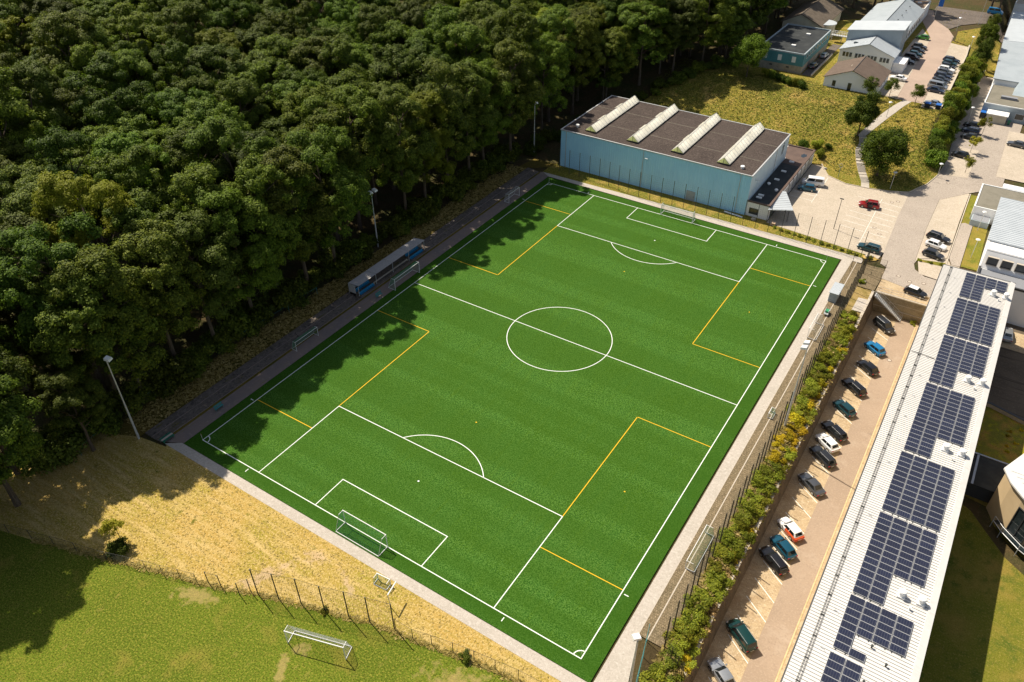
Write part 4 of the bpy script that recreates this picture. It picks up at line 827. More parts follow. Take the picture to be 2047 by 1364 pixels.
Jh = parapet_box('low_grey_building', 'low flat gravel roofed building with roof light before the grey hall', 46.9, 72, 146.2, 163.2, 1.0, 4.6, 'grey_wall', 'gravel_roof', 0.25)
m = MB(); m.add([(52.6, 156.6, 4.66), (57, 156.6, 4.66), (57, 163, 4.66), (52.6, 163, 4.66), (53.4, 163, 7.4), (57, 163, 7.4)], [(0,1,5,4), (0,4,3), (1,2,5), (3,2,1,0), (2,3,4,5)]); m.build('glass_lantern', M['grey_wall'], Jh)
m = MB(); m.box(50.2, 54.2, 152.0, 153.2, 4.66, 5.3); m.build('duct', M['grey_gravel'], Jh)
ga = thing('garage', 'small beige garage with white roof before the low grey building', 'garage', (51, 145, 1)); m = MB(); m.box(48.6, 53.4, 142.6, 146.0, 0.6, 3.2); m.build('wall', M['cream_wall'], ga); m = MB(); m.box(48.4, 53.6, 142.4, 146.1, 3.2, 3.4); m.build('roof', M['white_paint'], ga)
window_on(Jh, (55.0, 146.2), (57.2, 146.2), 1.8, 3.4, (0, -1))
bx_ = thing('wheelie_container', 'dark blue waste container beside the beige garage', 'container', (47.6, 145.4, 1)); m = MB(); m.box(47.0, 48.2, 144.2, 146.0, 1.06, 2.7); m.build('body', M['dark_bin'], bx_); m = MB(); m.box(46.95, 48.25, 144.15, 146.05, 2.7, 2.82); m.build('lid', M['blue_plastic'], bx_)
Kh = parapet_box('white_block', 'white building with tall windows in the top right corner', 43.2, 62, 240, 262, 3.0, 9.0, 'white_wall', 'kerb', 0.3)
for k in range(5): y = 242+4*k; window_on(Kh, (43.2, y+2), (43.2, y), 4.0, 8.2, (-1, 0))
# curved building lower right
Lh = thing('curved_beige_building', 'beige building with white roof and big corner window at the lower right edge', 'building', (74, 2, ZP))
poly = [(68.3, 3.0), (69.3, 1.0), (70.8, -0.9), (73.0, -2.8), (76, -4.4), (84, -6), (84, 16), (72.2, 11.6)]
m = MB(); m.prism(poly, ZP-0.3, 3.6); m.build('wall', M['beige_wall'], Lh)
m = MB(); m.prism([(67.9, 3.1), (69.0, 0.7), (70.6, -1.3), (72.8, -3.2), (76, -4.9), (84.4, -6.4), (84.4, 16.4), (71.8, 12.0)], 3.62, 3.85); m.build('roof', M['white_roof'], Lh)
m = MB()
for k in range(26):
    y = -5+k*0.8; m.box(lerp(69.3, 72.2, k/25) if y > 3 else 76-0.9*(y+5), 84.3, y, y+0.05, 3.855, 3.9)
m.build('roof_seam', M['galv'], Lh)
a, b = Vector((70.8, -0.9)), Vector((73.0, -2.8)); o_ = Vector(((b-a).normalized().y, -(b-a).normalized().x))
window_on(Lh, tuple(a.lerp(b, 0.05)), tuple(a.lerp(b, 0.95)), -2.6, 1.9, tuple(o_), 'trim_dark', 'glass', 1, 0.15)
a2, b2 = Vector((73.0, -2.8)), Vector((76.0, -4.4)); o2 = Vector(((b2-a2).normalized().y, -(b2-a2).normalized().x)); window_on(Lh, tuple(a2.lerp(b2, 0.05)), tuple(a2.lerp(b2, 0.95)), -2.6, 1.9, tuple(o2), 'trim_dark', 'glass', 1, 0.15)
ring_i = [(69.9, 0.2), (70.9, -1.1), (73.1, -3.1), (76.1, -4.8), (84, -6.5)]; ring_o = [(69.2, -0.4), (70.3, -1.9), (72.6, -4.0), (75.8, -5.9), (84, -7.8)]
m = MB(); m.prism(ring_i+ring_o[::-1], -2.85, -2.7); m.build('glass_walkway', M['glass'], Lh)
m = MB()
for a, b in zip(ring_o[:-1], ring_o[1:]):
    m.tube((a[0], a[1], -2.65), (b[0], b[1], -2.65), 0.06, n=6); m.tube((a[0], a[1], -1.8), (b[0], b[1], -1.8), 0.04, n=6); m.tube((a[0], a[1], ZP), (a[0], a[1], -1.8), 0.05, n=6)
m.build('walkway_rail', M['galv'], Lh)
sheet('soil_bed', [(64.2, 4.0), (68.3, 3.2), (69.2, 0.8), (70.6, -1.3), (73, -3.4), (76, -5.2), (84, -6.8), (84, -9), (75, -7.4), (71.6, -5.0), (68.8, -1.6), (66.6, 1.2), (64.2, 2.6)], M['forest_floor'], 0.02, flat=ZP)
lk = thing('glass_link', 'dark glazed link corridor between white roofed and beige building', 'building', (66.5, 7.4, ZP)); m = MB(); m.box(63.5, 69.6, 4.1, 10.6, ZP-0.2, -1.6); m.build('wall', M['trim_dark'], lk); m = MB(); m.box(63.5, 69.8, 3.9, 10.8, -1.6, -1.5); m.build('glass_roof', M['membrane'], lk)
m = MB(); m.box(63.5, 69.8, 10.6, 10.85, -1.5, -1.38); m.box(65.4, 65.7, 3.9, 10.6, -1.5, -1.44); m.build('roof_bar', M['steel'], lk)
wl = thing('garden_wall', 'dark edged garden wall between planting bed and tarmac yard', 'wall', (68, 26.5, ZP)); m = MB(); m.prism([(63.9, 26.3), (66, 26.3), (72, 24.4), (95, 21), (95, 21.3), (72, 24.75), (66, 26.65), (63.9, 26.65)], ZP-0.2, ZP+0.7); m.build('wall', M['concrete'], wl); m = MB(); m.prism([(63.9, 26.25), (66, 26.25), (72, 24.35), (95, 20.95), (95, 21.35), (72, 24.8), (66, 26.7), (63.9, 26.7)], ZP+0.7, ZP+0.76); m.build('coping', M['trim_dark'], wl)

# ------------------------------------------------------------------ fences and nets
def wires(mb, a, b, z0a, z0b, h, sp, th, vert=True):
    """net of thin wires hung between two upright lines"""
    a, b = Vector(a), Vector(b); L = (b-a).length; d = (b-a)/L; nx, ny = -d.y*th/2, d.x*th/2
    def blade(p, q):
        dz = th/2
        if abs(p[2]-q[2]) > 0.3 and abs(p[0]-q[0])+abs(p[1]-q[1]) < 1e-4:
            ex, ey = d.x*th/2, d.y*th/2
            mb.add([(p[0]-ex, p[1]-ey, p[2]), (p[0]+ex, p[1]+ey, p[2]), (q[0]+ex, q[1]+ey, q[2]), (q[0]-ex, q[1]-ey, q[2])], [(0,1,2,3)])
            mb.add([(p[0]-nx, p[1]-ny, p[2]), (p[0]+nx, p[1]+ny, p[2]), (q[0]+nx, q[1]+ny, q[2]), (q[0]-nx, q[1]-ny, q[2])], [(0,1,2,3)])
        else:
            mb.add([(p[0], p[1], p[2]-dz), (q[0], q[1], q[2]-dz), (q[0], q[1], q[2]+dz), (p[0], p[1], p[2]+dz)], [(0,1,2,3)])
            mb.add([(p[0]-nx, p[1]-ny, p[2]), (q[0]-nx, q[1]-ny, q[2]), (q[0]+nx, q[1]+ny, q[2]), (p[0]+nx, p[1]+ny, p[2])], [(0,1,2,3)])
    n = max(1, int(L/sp))
    for i in range(1, n):
        p = a+d*L*i/n; z = lerp(z0a, z0b, i/n); blade((p.x, p.y, z), (p.x, p.y, z+h))
    k = max(1, int(h/sp))
    for j in range(k+1):
        z = h*j/k; blade((a.x, a.y, z0a+z), (b.x, b.y, z0b+z))
def fence(label, pts, h, post_r, post_mat, wire_mat, sp=0.3, th=0.012, brace=False, zf=None, name='mesh_fence', rail_=True):
    zf = zf or (lambda x, y: 0.0)
    root = thing(name, label, 'fence', (pts[0][0], pts[0][1], zf(*pts[0])))
    for i, (x, y) in enumerate(pts):
        z = zf(x, y); m = MB(); m.tube((x, y, z-0.3), (x, y, z+h), post_r, n=6); m.build('post', M[post_mat], root)
    for a, b in zip(pts[:-1], pts[1:]):
        m = MB(); wires(m, a, b, zf(*a)+0.05, zf(*b)+0.05, h-0.1, sp, th); m.build('wire_mesh', M[wire_mat], root)
        if rail_:
            m = MB(); m.tube((a[0], a[1], zf(*a)+h-0.04), (b[0], b[1], zf(*b)+h-0.04), 0.02, n=5); m.build('top_rail', M[post_mat], root)
    return root
fence('tall dark ball fence along the cobbled strip and planted bank', [(39.42, -43.9+2.46*k) for k in range(39)], 6.0, 0.085, 'rust_post', 'wire', 0.45, 0.008, rail_=False)
fence('tall ball fence with thin posts behind the far goal before the blue hall', [(-33.2+2.72*k, 57.0-1.6*S((k-3)/5)) for k in range(27)], 6.0, 0.06, 'dark_steel', 'wire', 0.45, 0.007, rail_=False)
fence('tall dark ball fence behind the practice goal', [(-5.1, -64.3), (-2.5, -63.4), (0.3, -62.4), (3.4, -61.6), (6.3, -60.6), (8.9, -59.8), (11.9, -58.9)], 5.0, 0.075, 'dark_steel', 'wire', 0.3, 0.014)
fence('low wire fence right of the tall practice ball fence', [(11.95, -58.75), (14.5, -58.7), (16.8, -58.1), (19.4, -57.5), (22.0, -57.0), (24.6, -56.6), (27.4, -56.2), (30.2, -56.0), (33, -56)], 1.9, 0.045, 'dark_steel', 'wire', 0.25, 0.01)
fence('low sagging fence left of the pink worn path', [(-25.0, -71.2), (-22.4, -70.3), (-19.8, -69.4), (-17.4, -68.7), (-15.1, -67.9), (-12.8, -67.2)], 1.7, 0.04, 'dark_steel', 'wire', 0.25, 0.012)
fence('shaded low fence from the practice field corner to the wood', [(-46.5, -78), (-43.2, -76.8), (-39.8, -75.6), (-36.4, -74.5), (-33, -73.5), (-29.6, -72.5), (-25.1, -71.3)], 1.7, 0.04, 'dark_steel', 'wire', 0.25, 0.012)
fence('dim wire fence along the foot of the wood', [(-44.5, -62), (-45.5, -55), (-46.2, -48), (-46.2, -41), (-46.0, -34), (-45.6, -27), (-45.2, -20), (-45.0, -13)], 1.6, 0.035, 'teal_steel', 'wire', 0.25, 0.012)
gt = fence('dark field gate frames standing beside the worn path', [(-11.5, -66.5), (-9.8, -66.0)], 2.2, 0.06, 'dark_steel', 'wire', 0.25, 0.012, name='field_gate')
gt = fence('opened dark gate leaf at the tall practice fence end', [(-6.9, -65.6), (-6.2, -64.5)], 2.4, 0.06, 'dark_steel', 'wire', 0.25, 0.012, name='field_gate')
fence('teal mesh barrier at the near right corner of the pitch', [(37.4, -44.3), (37.9, -46.3), (38.4, -48.4), (38.9, -50.6), (39.4, -52.6)], 3.4, 0.05, 'teal_steel', 'wire_blue', 0.16, 0.022)
fence('dark frame fence across the bank below the teal barrier', [(39.6, -44.4), (40.6, -44.8), (41.6, -45.2), (42.4, -45.5)], 2.6, 0.05, 'rust_post', 'wire', 0.5, 0.02, zf=zt)
fence('low dark fence at the forecourt edge above the setts', [(38.9, 54.2), (40.8, 54.4), (42.6, 54.6)], 1.4, 0.04, 'rust_post', 'wire', 0.2, 0.012)
fence('middle dark barrier across the forecourt', [(38.8, 52.9), (40.7, 53.0), (42.6, 53.1)], 1.2, 0.04, 'rust_post', 'wire', 0.2, 0.012)
fence('long dark barrier between setts and pale forecourt', [(38.9, 50.1), (40.8, 49.9), (42.7, 49.6)], 1.2, 0.04, 'rust_post', 'wire', 0.2, 0.012)
fence('dark gate frame at the pitch entrance corner', [(36.6, 53.2), (36.8, 51.2), (37.0, 49.2)], 2.1, 0.04, 'rust_post', 'wire', 0.4, 0.01)
fence('thin dark fence closing the upper lot at its far end', [(31.2, 189.6), (33, 188.8), (34.8, 188), (36.6, 187.4)], 1.6, 0.04, 'dark_steel', 'wire', 0.25, 0.012, zf=zt)

# ------------------------------------------------------------------ goals
def goal(label, loc, rz, w_=7.32, h=2.44, dt=0.8, db=1.8, net='net_green', frame='white_paint', r=0.06, sp=0.16, th=0.014, ground=True, cat='goal', name='football_goal'):
    """mouth looks to local -y, net reaches to +y"""
    t = thing(name, label, cat, loc, rz)
    def bar(nm, p, q, rr=r, mat=frame):
        m = MB(); m.tube(p, q, rr, n=8); return m.build(nm, M[mat], t, world=False)
    for s in (-1, 1):
        bar('post', (s*w_/2, 0, 0), (s*w_/2, 0, h)); bar('top_strut', (s*w_/2, 0, h), (s*w_/2, dt, h-0.02), r*0.6)
        if ground: bar('ground_bar', (s*w_/2, 0, 0.05), (s*w_/2, db, 0.05), r*0.8)
        bar('back_stay', (s*w_/2, dt, h), (s*w_/2, db, 0.05), r*0.45, 'galv')
    bar('crossbar', (-w_/2-r, 0, h), (w_/2+r, 0, h))
    if ground: bar('rear_bar', (-w_/2, db, 0.05), (w_/2, db, 0.05), r*0.8)
    m = MB(); n = int(w_/sp)
    def ln(p, q):
        p, q = Vector(p), Vector(q); d = (q-p).normalized(); a = d.orthogonal().normalized()*th/2; b = d.cross(a.normalized())*th/2
        m.add([p-a, p+a, q+a, q-a], [(0,1,2,3)]); m.add([p-b, p+b, q+b, q-b], [(0,1,2,3)])
    for i in range(n+1):
        x = -w_/2+w_*i/n; ln((x, 0, h), (x, dt, h-0.05)); ln((x, dt, h-0.05), (x, db, 0.05))
    hb = math.hypot(db-dt, h); k = int(hb/sp)
    for j in range(k+1): q = j/k; ln((-w_/2, lerp(dt, db, q), lerp(h-0.05, 0.05, q)), (w_/2, lerp(dt, db, q), lerp(h-0.05, 0.05, q)))
    for j in range(int(dt/sp)+1): ln((-w_/2, j*sp, h-0.01), (w_/2, j*sp, h-0.01))
    for s in (-1, 1):
        k = int(db/sp)
        for j in range(1, k+1):
            y = db*j/k; zt2 = h if y < dt else lerp(h, 0.05, (y-dt)/max(0.01, db-dt)); ln((s*w_/2, y, 0.05), (s*w_/2, y, zt2))
        for j in range(int(h/sp)):
            z = j*sp+0.05; ln((s*w_/2, 0, z), (s*w_/2, lerp(db, dt, z/h), z))
    m.build('net', M[net], t, world=False)
    return t
GZ = 0.034
goal('white football goal with green net on the near goal line', (0, -HL, GZ), math.pi)
goal('white football goal on the far goal line before the blue hall', (0, HL, GZ), 0)
goal('white practice goal with pale net on the rough field', (6.25, -65.9, 0.0), R(16.8), net='net_white', th=0.01, db=1.6)
goal('spare white goal parked on the track by the halfway line', (-33.45, -0.4, 0.02), math.pi/2, net='net_green', r=0.04)
goal('smaller spare goal standing on the track below the stand', (-35.7, -24.9, 0.02), math.pi/2, w_=5.2, h=1.9, db=1.2, dt=0.6, r=0.03)
goal('white spare goal on the track near the far left corner', (-34.5, 39.0, 0.02), math.pi/2, w_=4.3, h=2.1, db=1.3, dt=0.9, net='net_white', r=0.045, th=0.008)
goal('spare goal with green net tipped by the right fence near corner', (37.2, -29.3, 0.05), -math.pi/2, w_=6.6, h=1.5, db=1.2, dt=0.9, r=0.045)
goal('spare goal with pale net on the right strip below the grey shed', (36.2, 25.8, 0.05), -math.pi/2, w_=5.2, h=2.0, db=1.5, dt=0.8, net='net_white', r=0.045, th=0.008)
goal('small white training goal lying on the dry grass edge', (6.7, -54.6, 0.0), R(185), w_=1.9, h=1.1, db=0.9, dt=0.7, r=0.07, sp=0.12)
goal('tiny white training goal beside the right fence middle', (37.0, 0.6, 0.05), -math.pi/2, w_=1.6, h=0.9, db=0.7, dt=0.5, r=0.05, sp=0.12)
fg = thing('goal_frame', 'white upright frame leftover standing at the tall practice fence end', 'goal frame', (9.6, -56.9, 0))
m = MB(); m.tube((9.7, -56.9, 0), (9.6, -57.0, 2.5), 0.05, n=6); m.build('post', M['galv'], fg); m = MB(); m.tube((9.6, -57.0, 2.5), (9.2, -55.0, 2.4), 0.09, n=8); m.build('bar', M['white_paint'], fg)
ct = thing('equipment_cart', 'small green net trolley below the grey shed', 'cart', (37.1, 32.2, 0.05))
m = MB(); m.box(36.7, 37.5, 31.3, 33.0, 0.35, 0.5); m.build('tray', M['galv'], ct)
m = MB(); m.box(36.8, 37.4, 31.8, 32.7, 0.5, 0.85); m.build('net_pile', M['net_green'], ct)
for x in (36.75, 37.45):
    m = MB()
    for y in (31.4, 32.9): m.tube((x, y, 0.03), (x, y, 1.0), 0.03, n=5)
    m.tube((x, 31.4, 1.0), (x, 32.9, 1.0), 0.03, n=5); m.build('frame', M['galv'], ct)
sh = thing('metal_shed', 'small grey metal shed on the right strip', 'shed', (36.9, 38.1, 0.02))
m = MB(); ribbed_wall(m, (36.15, 36.4), (37.55, 36.4), 0.02, 2.05, (0, -1), 0.2, 0.03); ribbed_wall(m, (37.55, 36.4), (37.6, 39.8), 0.02, 2.05, (1, 0), 0.2, 0.03); ribbed_wall(m, (37.6, 39.8), (36.2, 39.8), 0.02, 2.05, (0, 1), 0.2, 0.03); ribbed_wall(m, (36.2, 39.8), (36.15, 36.4), 0.02, 2.05, (-1, 0), 0.2, 0.03); m.build('wall', M['grey_wall'], sh)
m = MB(); m.slab([(36.0, 36.2, 2.07), (37.75, 36.2, 2.07), (37.8, 40.0, 2.25), (36.05, 40.0, 2.25)], 0.06)
for k in range(8): x = 36.1+k*0.22; m.tube((x, 36.2, 2.09), (x, 40.0, 2.27), 0.025, n=4)
m.build('roof', M['metal_roof'], sh)
for (x, y), lab in zip(((-HW, -HL), (HW, -HL), (-HW, HL), (HW, HL)), ('thin white corner pole at the shaded near left corner', 'thin corner pole at the near right corner', 'thin corner pole at the far left corner under the trees', 'thin corner pole at the far right corner')):
    t = thing('corner_pole', lab, 'corner pole', (x, y, GZ), group='corner poles'); m = MB(); m.tube((x, y, GZ-0.02), (x, y, 1.3), 0.018, n=6); m.build('pole', M['white_paint'], t)
    m = MB(); m.box(x+0.02, x+0.03, y-0.02, y+0.02, 1.2, 1.3); m.build('tip', M['yellow_line'], t)

# ------------------------------------------------------------------ floodlights and lamps
def floodlight(label, x, y, h, heads, az, z=0.0):
    t = thing('floodlight', label, 'floodlight', (x, y, z), group='floodlight masts round the pitch')
    m = MB(); m.tube((x, y, z-0.3), (x, y, z+h*0.45), 0.17, 0.13, n=10); m.tube((x, y, z+h*0.45), (x, y, z+h), 0.11, 0.08, n=10); m.build('mast', M['galv'], t, smooth=False)
    m = MB(); m.box(x-0.12, x+0.2, y-0.12, y+0.12, z+0.6, z+1.2); m.build('service_box', M['galv'], t)
    ca, sa = math.cos(az), math.sin(az)
    m = MB(); m.tube((x-sa*0.8*(heads-1), y+ca*0.8*(heads-1), z+h), (x+sa*0.8*(heads-1)+0.01, y-ca*0.8*(heads-1), z+h), 0.05, n=6); m.build('cross_arm', M['galv'], t)
    for i in range(heads):
        o_ = (i-(heads-1)/2)*1.3; cx, cy_ = x+sa*o_+ca*0.35, y-ca*o_+sa*0.35
        v = []
        for u, w_, k in ((-0.35, -0.42, 0.14), (0.45, -0.42, -0.06), (0.45, 0.42, -0.06), (-0.35, 0.42, 0.14), (-0.35, -0.36, 0.44), (0.35, -0.36, 0.26), (0.35, 0.36, 0.26), (-0.35, 0.36, 0.44)): v.append((cx+ca*u-sa*w_, cy_+sa*u+ca*w_, z+h+k-0.05))
        m = MB(); m.add(v, [(0,3,2,1), (4,5,6,7), (0,1,5,4), (1,2,6,5), (2,3,7,6), (3,0,4,7)]); hd = m.build('lamp_head', M['lamp_head'], t)
        m = MB(); m.slab([(p[0], p[1], p[2]-0.012) for p in (v[0], v[3], v[2], v[1])], 0.008); m.build('lens', M['lamp_glass'], hd)
floodlight('tall floodlight mast on the dry grass at the wood corner', -40.4, -55.3, 15.3, 1, R(20))
floodlight('floodlight mast with two heads behind the spectator stand', -47.0, 6.6, 12.4, 2, R(0))
floodlight('floodlight mast under the trees near the far left corner', -43.5, 62.2, 13.2, 1, R(-20))
floodlight('floodlight mast with two heads rising from the planted bank', 39.75, -0.5, 15.3, 2, R(180), zt(39.75, -0.5))
floodlight('floodlight mast at the near right corner with its foot out of view', 39.3, -54.0, 15.2, 1, R(135))
def street_lamp(label, x, y, h, z, arm=0.0):
    t = thing('street_lamp', label, 'street lamp', (x, y, z), group='street lamps')
    m = MB(); m.tube((x, y, z-0.2), (x, y, z+h), 0.06, 0.045, n=8); m.build('pole', M['galv'], t)
    m = MB(); m.tube((x, y, z+h), (x, y, z+h+0.1), 0.46, 0.36, n=14); m.tube((x, y, z+h+0.1), (x, y, z+h+0.17), 0.36, 0.1, n=14); hd = m.build('lamp_head', M['lamp_head'], t)
    m = MB(); m.tube((x, y, z+h-0.12), (x, y, z+h), 0.2, 0.26, n=12); m.build('lens', M['lamp_glass'], hd)
for x, y, h, lab in ((35.9, 90.2, 4.1, 'street lamp at the foot of the grass slope under the big tree'), (27.4, 118.2, 3.9, 'street lamp beside the footpath up the meadow'), (43.9, 102.2, 3.4, 'street lamp at the hedge end beside the lower road'),
                     (30.6, 203.8, 4.0, 'street lamp by the round bend above the upper car park'), (55.6, 79.9, 4.4, 'street lamp on the grass strip nearest the dark roofed block'), (56.1, 67.4, 4.1, 'street lamp on the grass strip below its twin'), (37.2, 184.0, 4.0, 'street lamp at the far end of the upper parking wall'), (45.0, 140, 4.0, 'street lamp on the shaded wall of the lower road')):
    street_lamp(lab, x, y, h, zt(x, y))
t = thing('lamp_post', 'thin dark lamp post in the pale car park', 'lamp post', (29.9, 64.3, 0)); m = MB(); m.tube((29.9, 64.3, 0), (29.9, 64.3, 7.0), 0.07, 0.05, n=8); m.build('pole', M['dark_steel'], t); m = MB(); m.box(29.5, 30.3, 64.15, 64.45, 7.0, 7.1); m.build('lamp_head', M['dark_steel'], t)
for k, (x, y) in enumerate(((22.2, 212), (35.6, 214.6))):
    t = thing('flagpole', ('flagpole with long blue banner by the dark trees', 'thin bare flagpole by the grass bend')[k], 'flagpole', (x, y, zt(x, y))); z = zt(x, y); m = MB(); m.tube((x, y, z), (x, y, z+9), 0.06, 0.04, n=6); m.build('pole', M['galv'], t)
    if k == 0: m = MB(); m.box(x+0.1, x+1.5, y-0.02, y+0.02, z+4.6, z+8.8); m.build('banner', M['blue_plastic'], t)
t = thing('basketball_hoop', 'round hoop sign on a teal post at the meadow edge', 'hoop', (24.2, 89.6, 0)); m = MB(); m.tube((24.2, 89.6, 0), (24.2, 89.6, 2.6), 0.06, n=6); m.build('post', M['teal_steel'], t)
m = MB()
for i in range(14):
    a0, a1 = 2*math.pi*i/14, 2*math.pi*(i+1)/14; m.tube((24.2+0.45*math.cos(a0), 89.6, 3.05+0.45*math.sin(a0)), (24.2+0.45*math.cos(a1), 89.6, 3.05+0.45*math.sin(a1)), 0.05, n=5)
m.build('ring', M['kerb'], t)

# ------------------------------------------------------------------ stand, benches, bins
M['stand_grey'] = plain('stand_grey', (0.46, 0.44, 0.42), 0.85, 0.0, 0.15)
stn = thing('spectator_stand', 'shaded spectator stand with corrugated roof and blue seats', 'stand', (-38.4, 0.3, 0.17))
m = MB(); m.box(-39.9, -38.25, -9.6, 10.2, 0.1, 0.62); m.box(-38.25, -37.25, -9.6, 10.2, 0.1, 0.34); m.build('terrace', M['dark_asphalt'], stn)
for k in range(4):
    y0 = -9.6+k*4.95
    m = MB(); v = []; n = 22
    for i in range(n+1):
        y = y0+4.85*i/n; dz = 0.035*(i % 2)
        v += [(-40.0, y, 2.45+dz), (-37.2, y, 2.8+dz)]
    m.add(v, [(2*i, 2*i+1, 2*i+3, 2*i+2) for i in range(n)]); m.build('roof_sheet', M['stand_grey'], stn)
m = MB(); m.box(-40.05, -39.95, -9.6, 10.2, 0.1, 2.42); m.build('back_wall', M['stand_grey'], stn)
for y in (-9.6, 10.1):
    m = MB(); m.box(-39.9, -38.4, y, y+0.08, 0.1, 2.35); m.build('side_wall', M['stand_grey'], stn)
for k in range(5):
    y = -9.5+k*4.9
    m = MB(); m.tube((-37.6, y, 0.1), (-37.6, y, 2.74), 0.05, n=6); m.build('roof_post', M['galv'], stn)
m = MB(); m.box(-38.2, -37.9, -5.0, 5.2, 0.55, 0.63); m.box(-38.2, -37.9, -5.0, -4.9, 0.34, 0.55); m.box(-38.2, -37.9, 5.1, 5.2, 0.34, 0.55); m.build('bench_board', M['kerb'], stn)
s1 = MB(); s1.box(-0.2, 0.2, -0.2, 0.2, 0.0, 0.06); s1.add([(-0.2, -0.2, 0.06), (-0.14, -0.2, 0.06), (-0.2, -0.2, 0.42), (-0.25, -0.2, 0.42), (-0.2, 0.2, 0.06), (-0.14, 0.2, 0.06), (-0.2, 0.2, 0.42), (-0.25, 0.2, 0.42)], [(0,1,2,3), (7,6,5,4), (1,5,6,2), (3,7,4,0), (2,6,7,3)])
seat_me = s1.mesh('seat', M['seat_blue'])
for y0 in (-9.2, 5.7):
    for r_, (x, z) in enumerate(((-38.75, 0.75), (-37.6, 0.5))):
        for i in range(8):
            o = link('seat', seat_me, stn); o.location = (x+38.4, y0+0.5*i+0.2-0.3, z-0.17)
for lab, x, y, rz in (('small teal bench on the shaded track near the left corner', -35.4, -44.4, math.pi/2), ('small teal bench on the track below the spectator stand', -34.7, -7.3, math.pi/2)):
    t = thing('bench', lab, 'bench', (x, y, 0.02), rz)
    m = MB(); m.box(-0.75, 0.75, -0.2, 0.2, 0.42, 0.47); m.build('seat', M['teal_steel'], t, world=False)
    m = MB(); m.box(-0.75, 0.75, 0.2, 0.24, 0.6, 0.95); m.build('backrest', M['teal_steel'], t, world=False)
    for sx in (-0.65, 0.65):
        m = MB(); m.tube((sx, -0.17, 0), (sx, -0.17, 0.43), 0.03, n=5); m.tube((sx, 0.2, 0), (sx, 0.23, 0.95), 0.03, n=5); m.build('leg', M['teal_steel'], t, world=False)
t = thing('bench', 'green slatted bench table at the near end of the track', 'bench', (-36.6, -53.1, 0.1), math.pi/2)
for i in range(6): m = MB(); m.box(-0.95, 0.95, -0.55+0.19*i, -0.40+0.19*i, 0.42, 0.46); m.build('slat', M['green_steel'] if i in (0, 1, 4, 5) else M['kerb'], t, world=False)
for sx in (-0.8, 0.8): m = MB(); m.box(sx-0.05, sx+0.05, -0.5, 0.5, 0.0, 0.42); m.build('leg', M['green_steel'], t, world=False)
for x, y, lab in ((35.1, 127.6, 'left blue lidded waste container at the upper lot corner'), (37.6, 127.9, 'right blue lidded waste container at the upper lot corner')):
    t = thing('waste_container', lab, 'waste container', (x, y, ZUP+0.05), group='blue lidded containers'); m = MB(); m.box(x-0.6, x+0.6, y-0.5, y+0.5, ZUP+0.2, ZUP+1.15); m.build('body', M['dark_bin'], t); m = MB(); m.add([(x-0.66, y-0.55, ZUP+1.15), (x+0.66, y-0.55, ZUP+1.15), (x+0.66, y+0.55, ZUP+1.15), (x-0.66, y+0.55, ZUP+1.15), (x-0.6, y-0.2, ZUP+1.4), (x+0.6, y-0.2, ZUP+1.4), (x+0.6, y+0.35, ZUP+1.4), (x-0.6, y+0.35, ZUP+1.4)], [(4,5,6,7), (0,1,5,4), (1,2,6,5), (2,3,7,6), (3,0,4,7), (3,2,1,0)]); m.build('lid', M['blue_plastic'], t)
    for dx in (-0.5, 0.5): m = MB(); m.tube((x+dx, y-0.45, ZUP+0.12), (x+dx, y+0.45, ZUP+0.12), 0.1, n=8); m.build('wheel', M['tyre'], t)
t = thing('waste_bin', 'small green bin before the low grey building', 'bin', (54.2, 143.6, 1.05)); m = MB(); m.box(53.9, 54.5, 143.3, 143.9, 1.08, 2.0); m.build('body', M['green_steel'], t); m = MB(); m.box(53.86, 54.54, 143.26, 143.94, 2.0, 2.1); m.build('lid', M['net_green'], t)
rk = noise_mat('rock', (0.42, 0.38, 0.32), [(2, (0.3, 0.27, 0.22), 0.45, 0.7)], 0.9, (6, 0.5, 0.05))
def rock(label, x, y, z, s, seed):
    rg = random.Random(seed); bm = bmesh.new(); bmesh.ops.create_icosphere(bm, subdivisions=2, radius=s)
    for v in bm.verts: v.co *= rg.uniform(0.75, 1.1); v.co.z *= 0.65
    me = bpy.data.meshes.new('boulder'); bm.to_mesh(me); bm.free(); me.materials.append(rk); o = bpy.data.objects.new('boulder', me); COL.objects.link(o); o.location = (x, y, z+s*0.3)
    tag(o, label, 'boulder', 'pale boulders')
rock('pale boulder among shrubs on the round grass island', 38.6, 56.4, 0, 0.5, 1); rock('second pale boulder on the round grass island', 39.4, 56.9, 0, 0.38, 2)
rock('pale boulder at the corner of the hall annex', 14.2, 58.9, 0, 0.55, 3); rock('lone boulder on the forecourt setts by the shrub', 40.3, 46.6, 0, 0.4, 4); rock('boulder at the garage yard corner below the meadow', 20.4, 92.6, 0, 0.5, 5)
sheet('grass_island', blob(39.2, 56.2, 1.6, 1.2, 0, 8), M['dry_grass'], 0.05, flat=0.0)
pl = thing('pipe_stack', 'white pipes lying in the grass before the hall annex', 'pipes', (9.8, 58.6, 0))
for i in range(3): m = MB(); m.tube((7.6, 58.9+0.16*i, 0.1), (11.9, 58.4+0.16*i, 0.1), 0.08, n=8); m.build('pipe', M['white_paint'], pl)
pb = thing('pallet', 'reddish pallet with boxes by the entrance canopy', 'pallet', (18.6, 58.9, 0.02)); m = MB()
for i in range(5): m.box(18.0, 19.2, 58.4+0.22*i, 58.55+0.22*i, 0.12, 0.16)
for x in (18.05, 18.55, 19.05): m.box(x, x+0.1, 58.4, 59.45, 0.02, 0.12)
m.build('deck', M['kerb'], pb); m = MB(); m.box(18.15, 19.0, 58.5, 59.3, 0.16, 0.6); m.build('box', M['bare_soil'], pb)

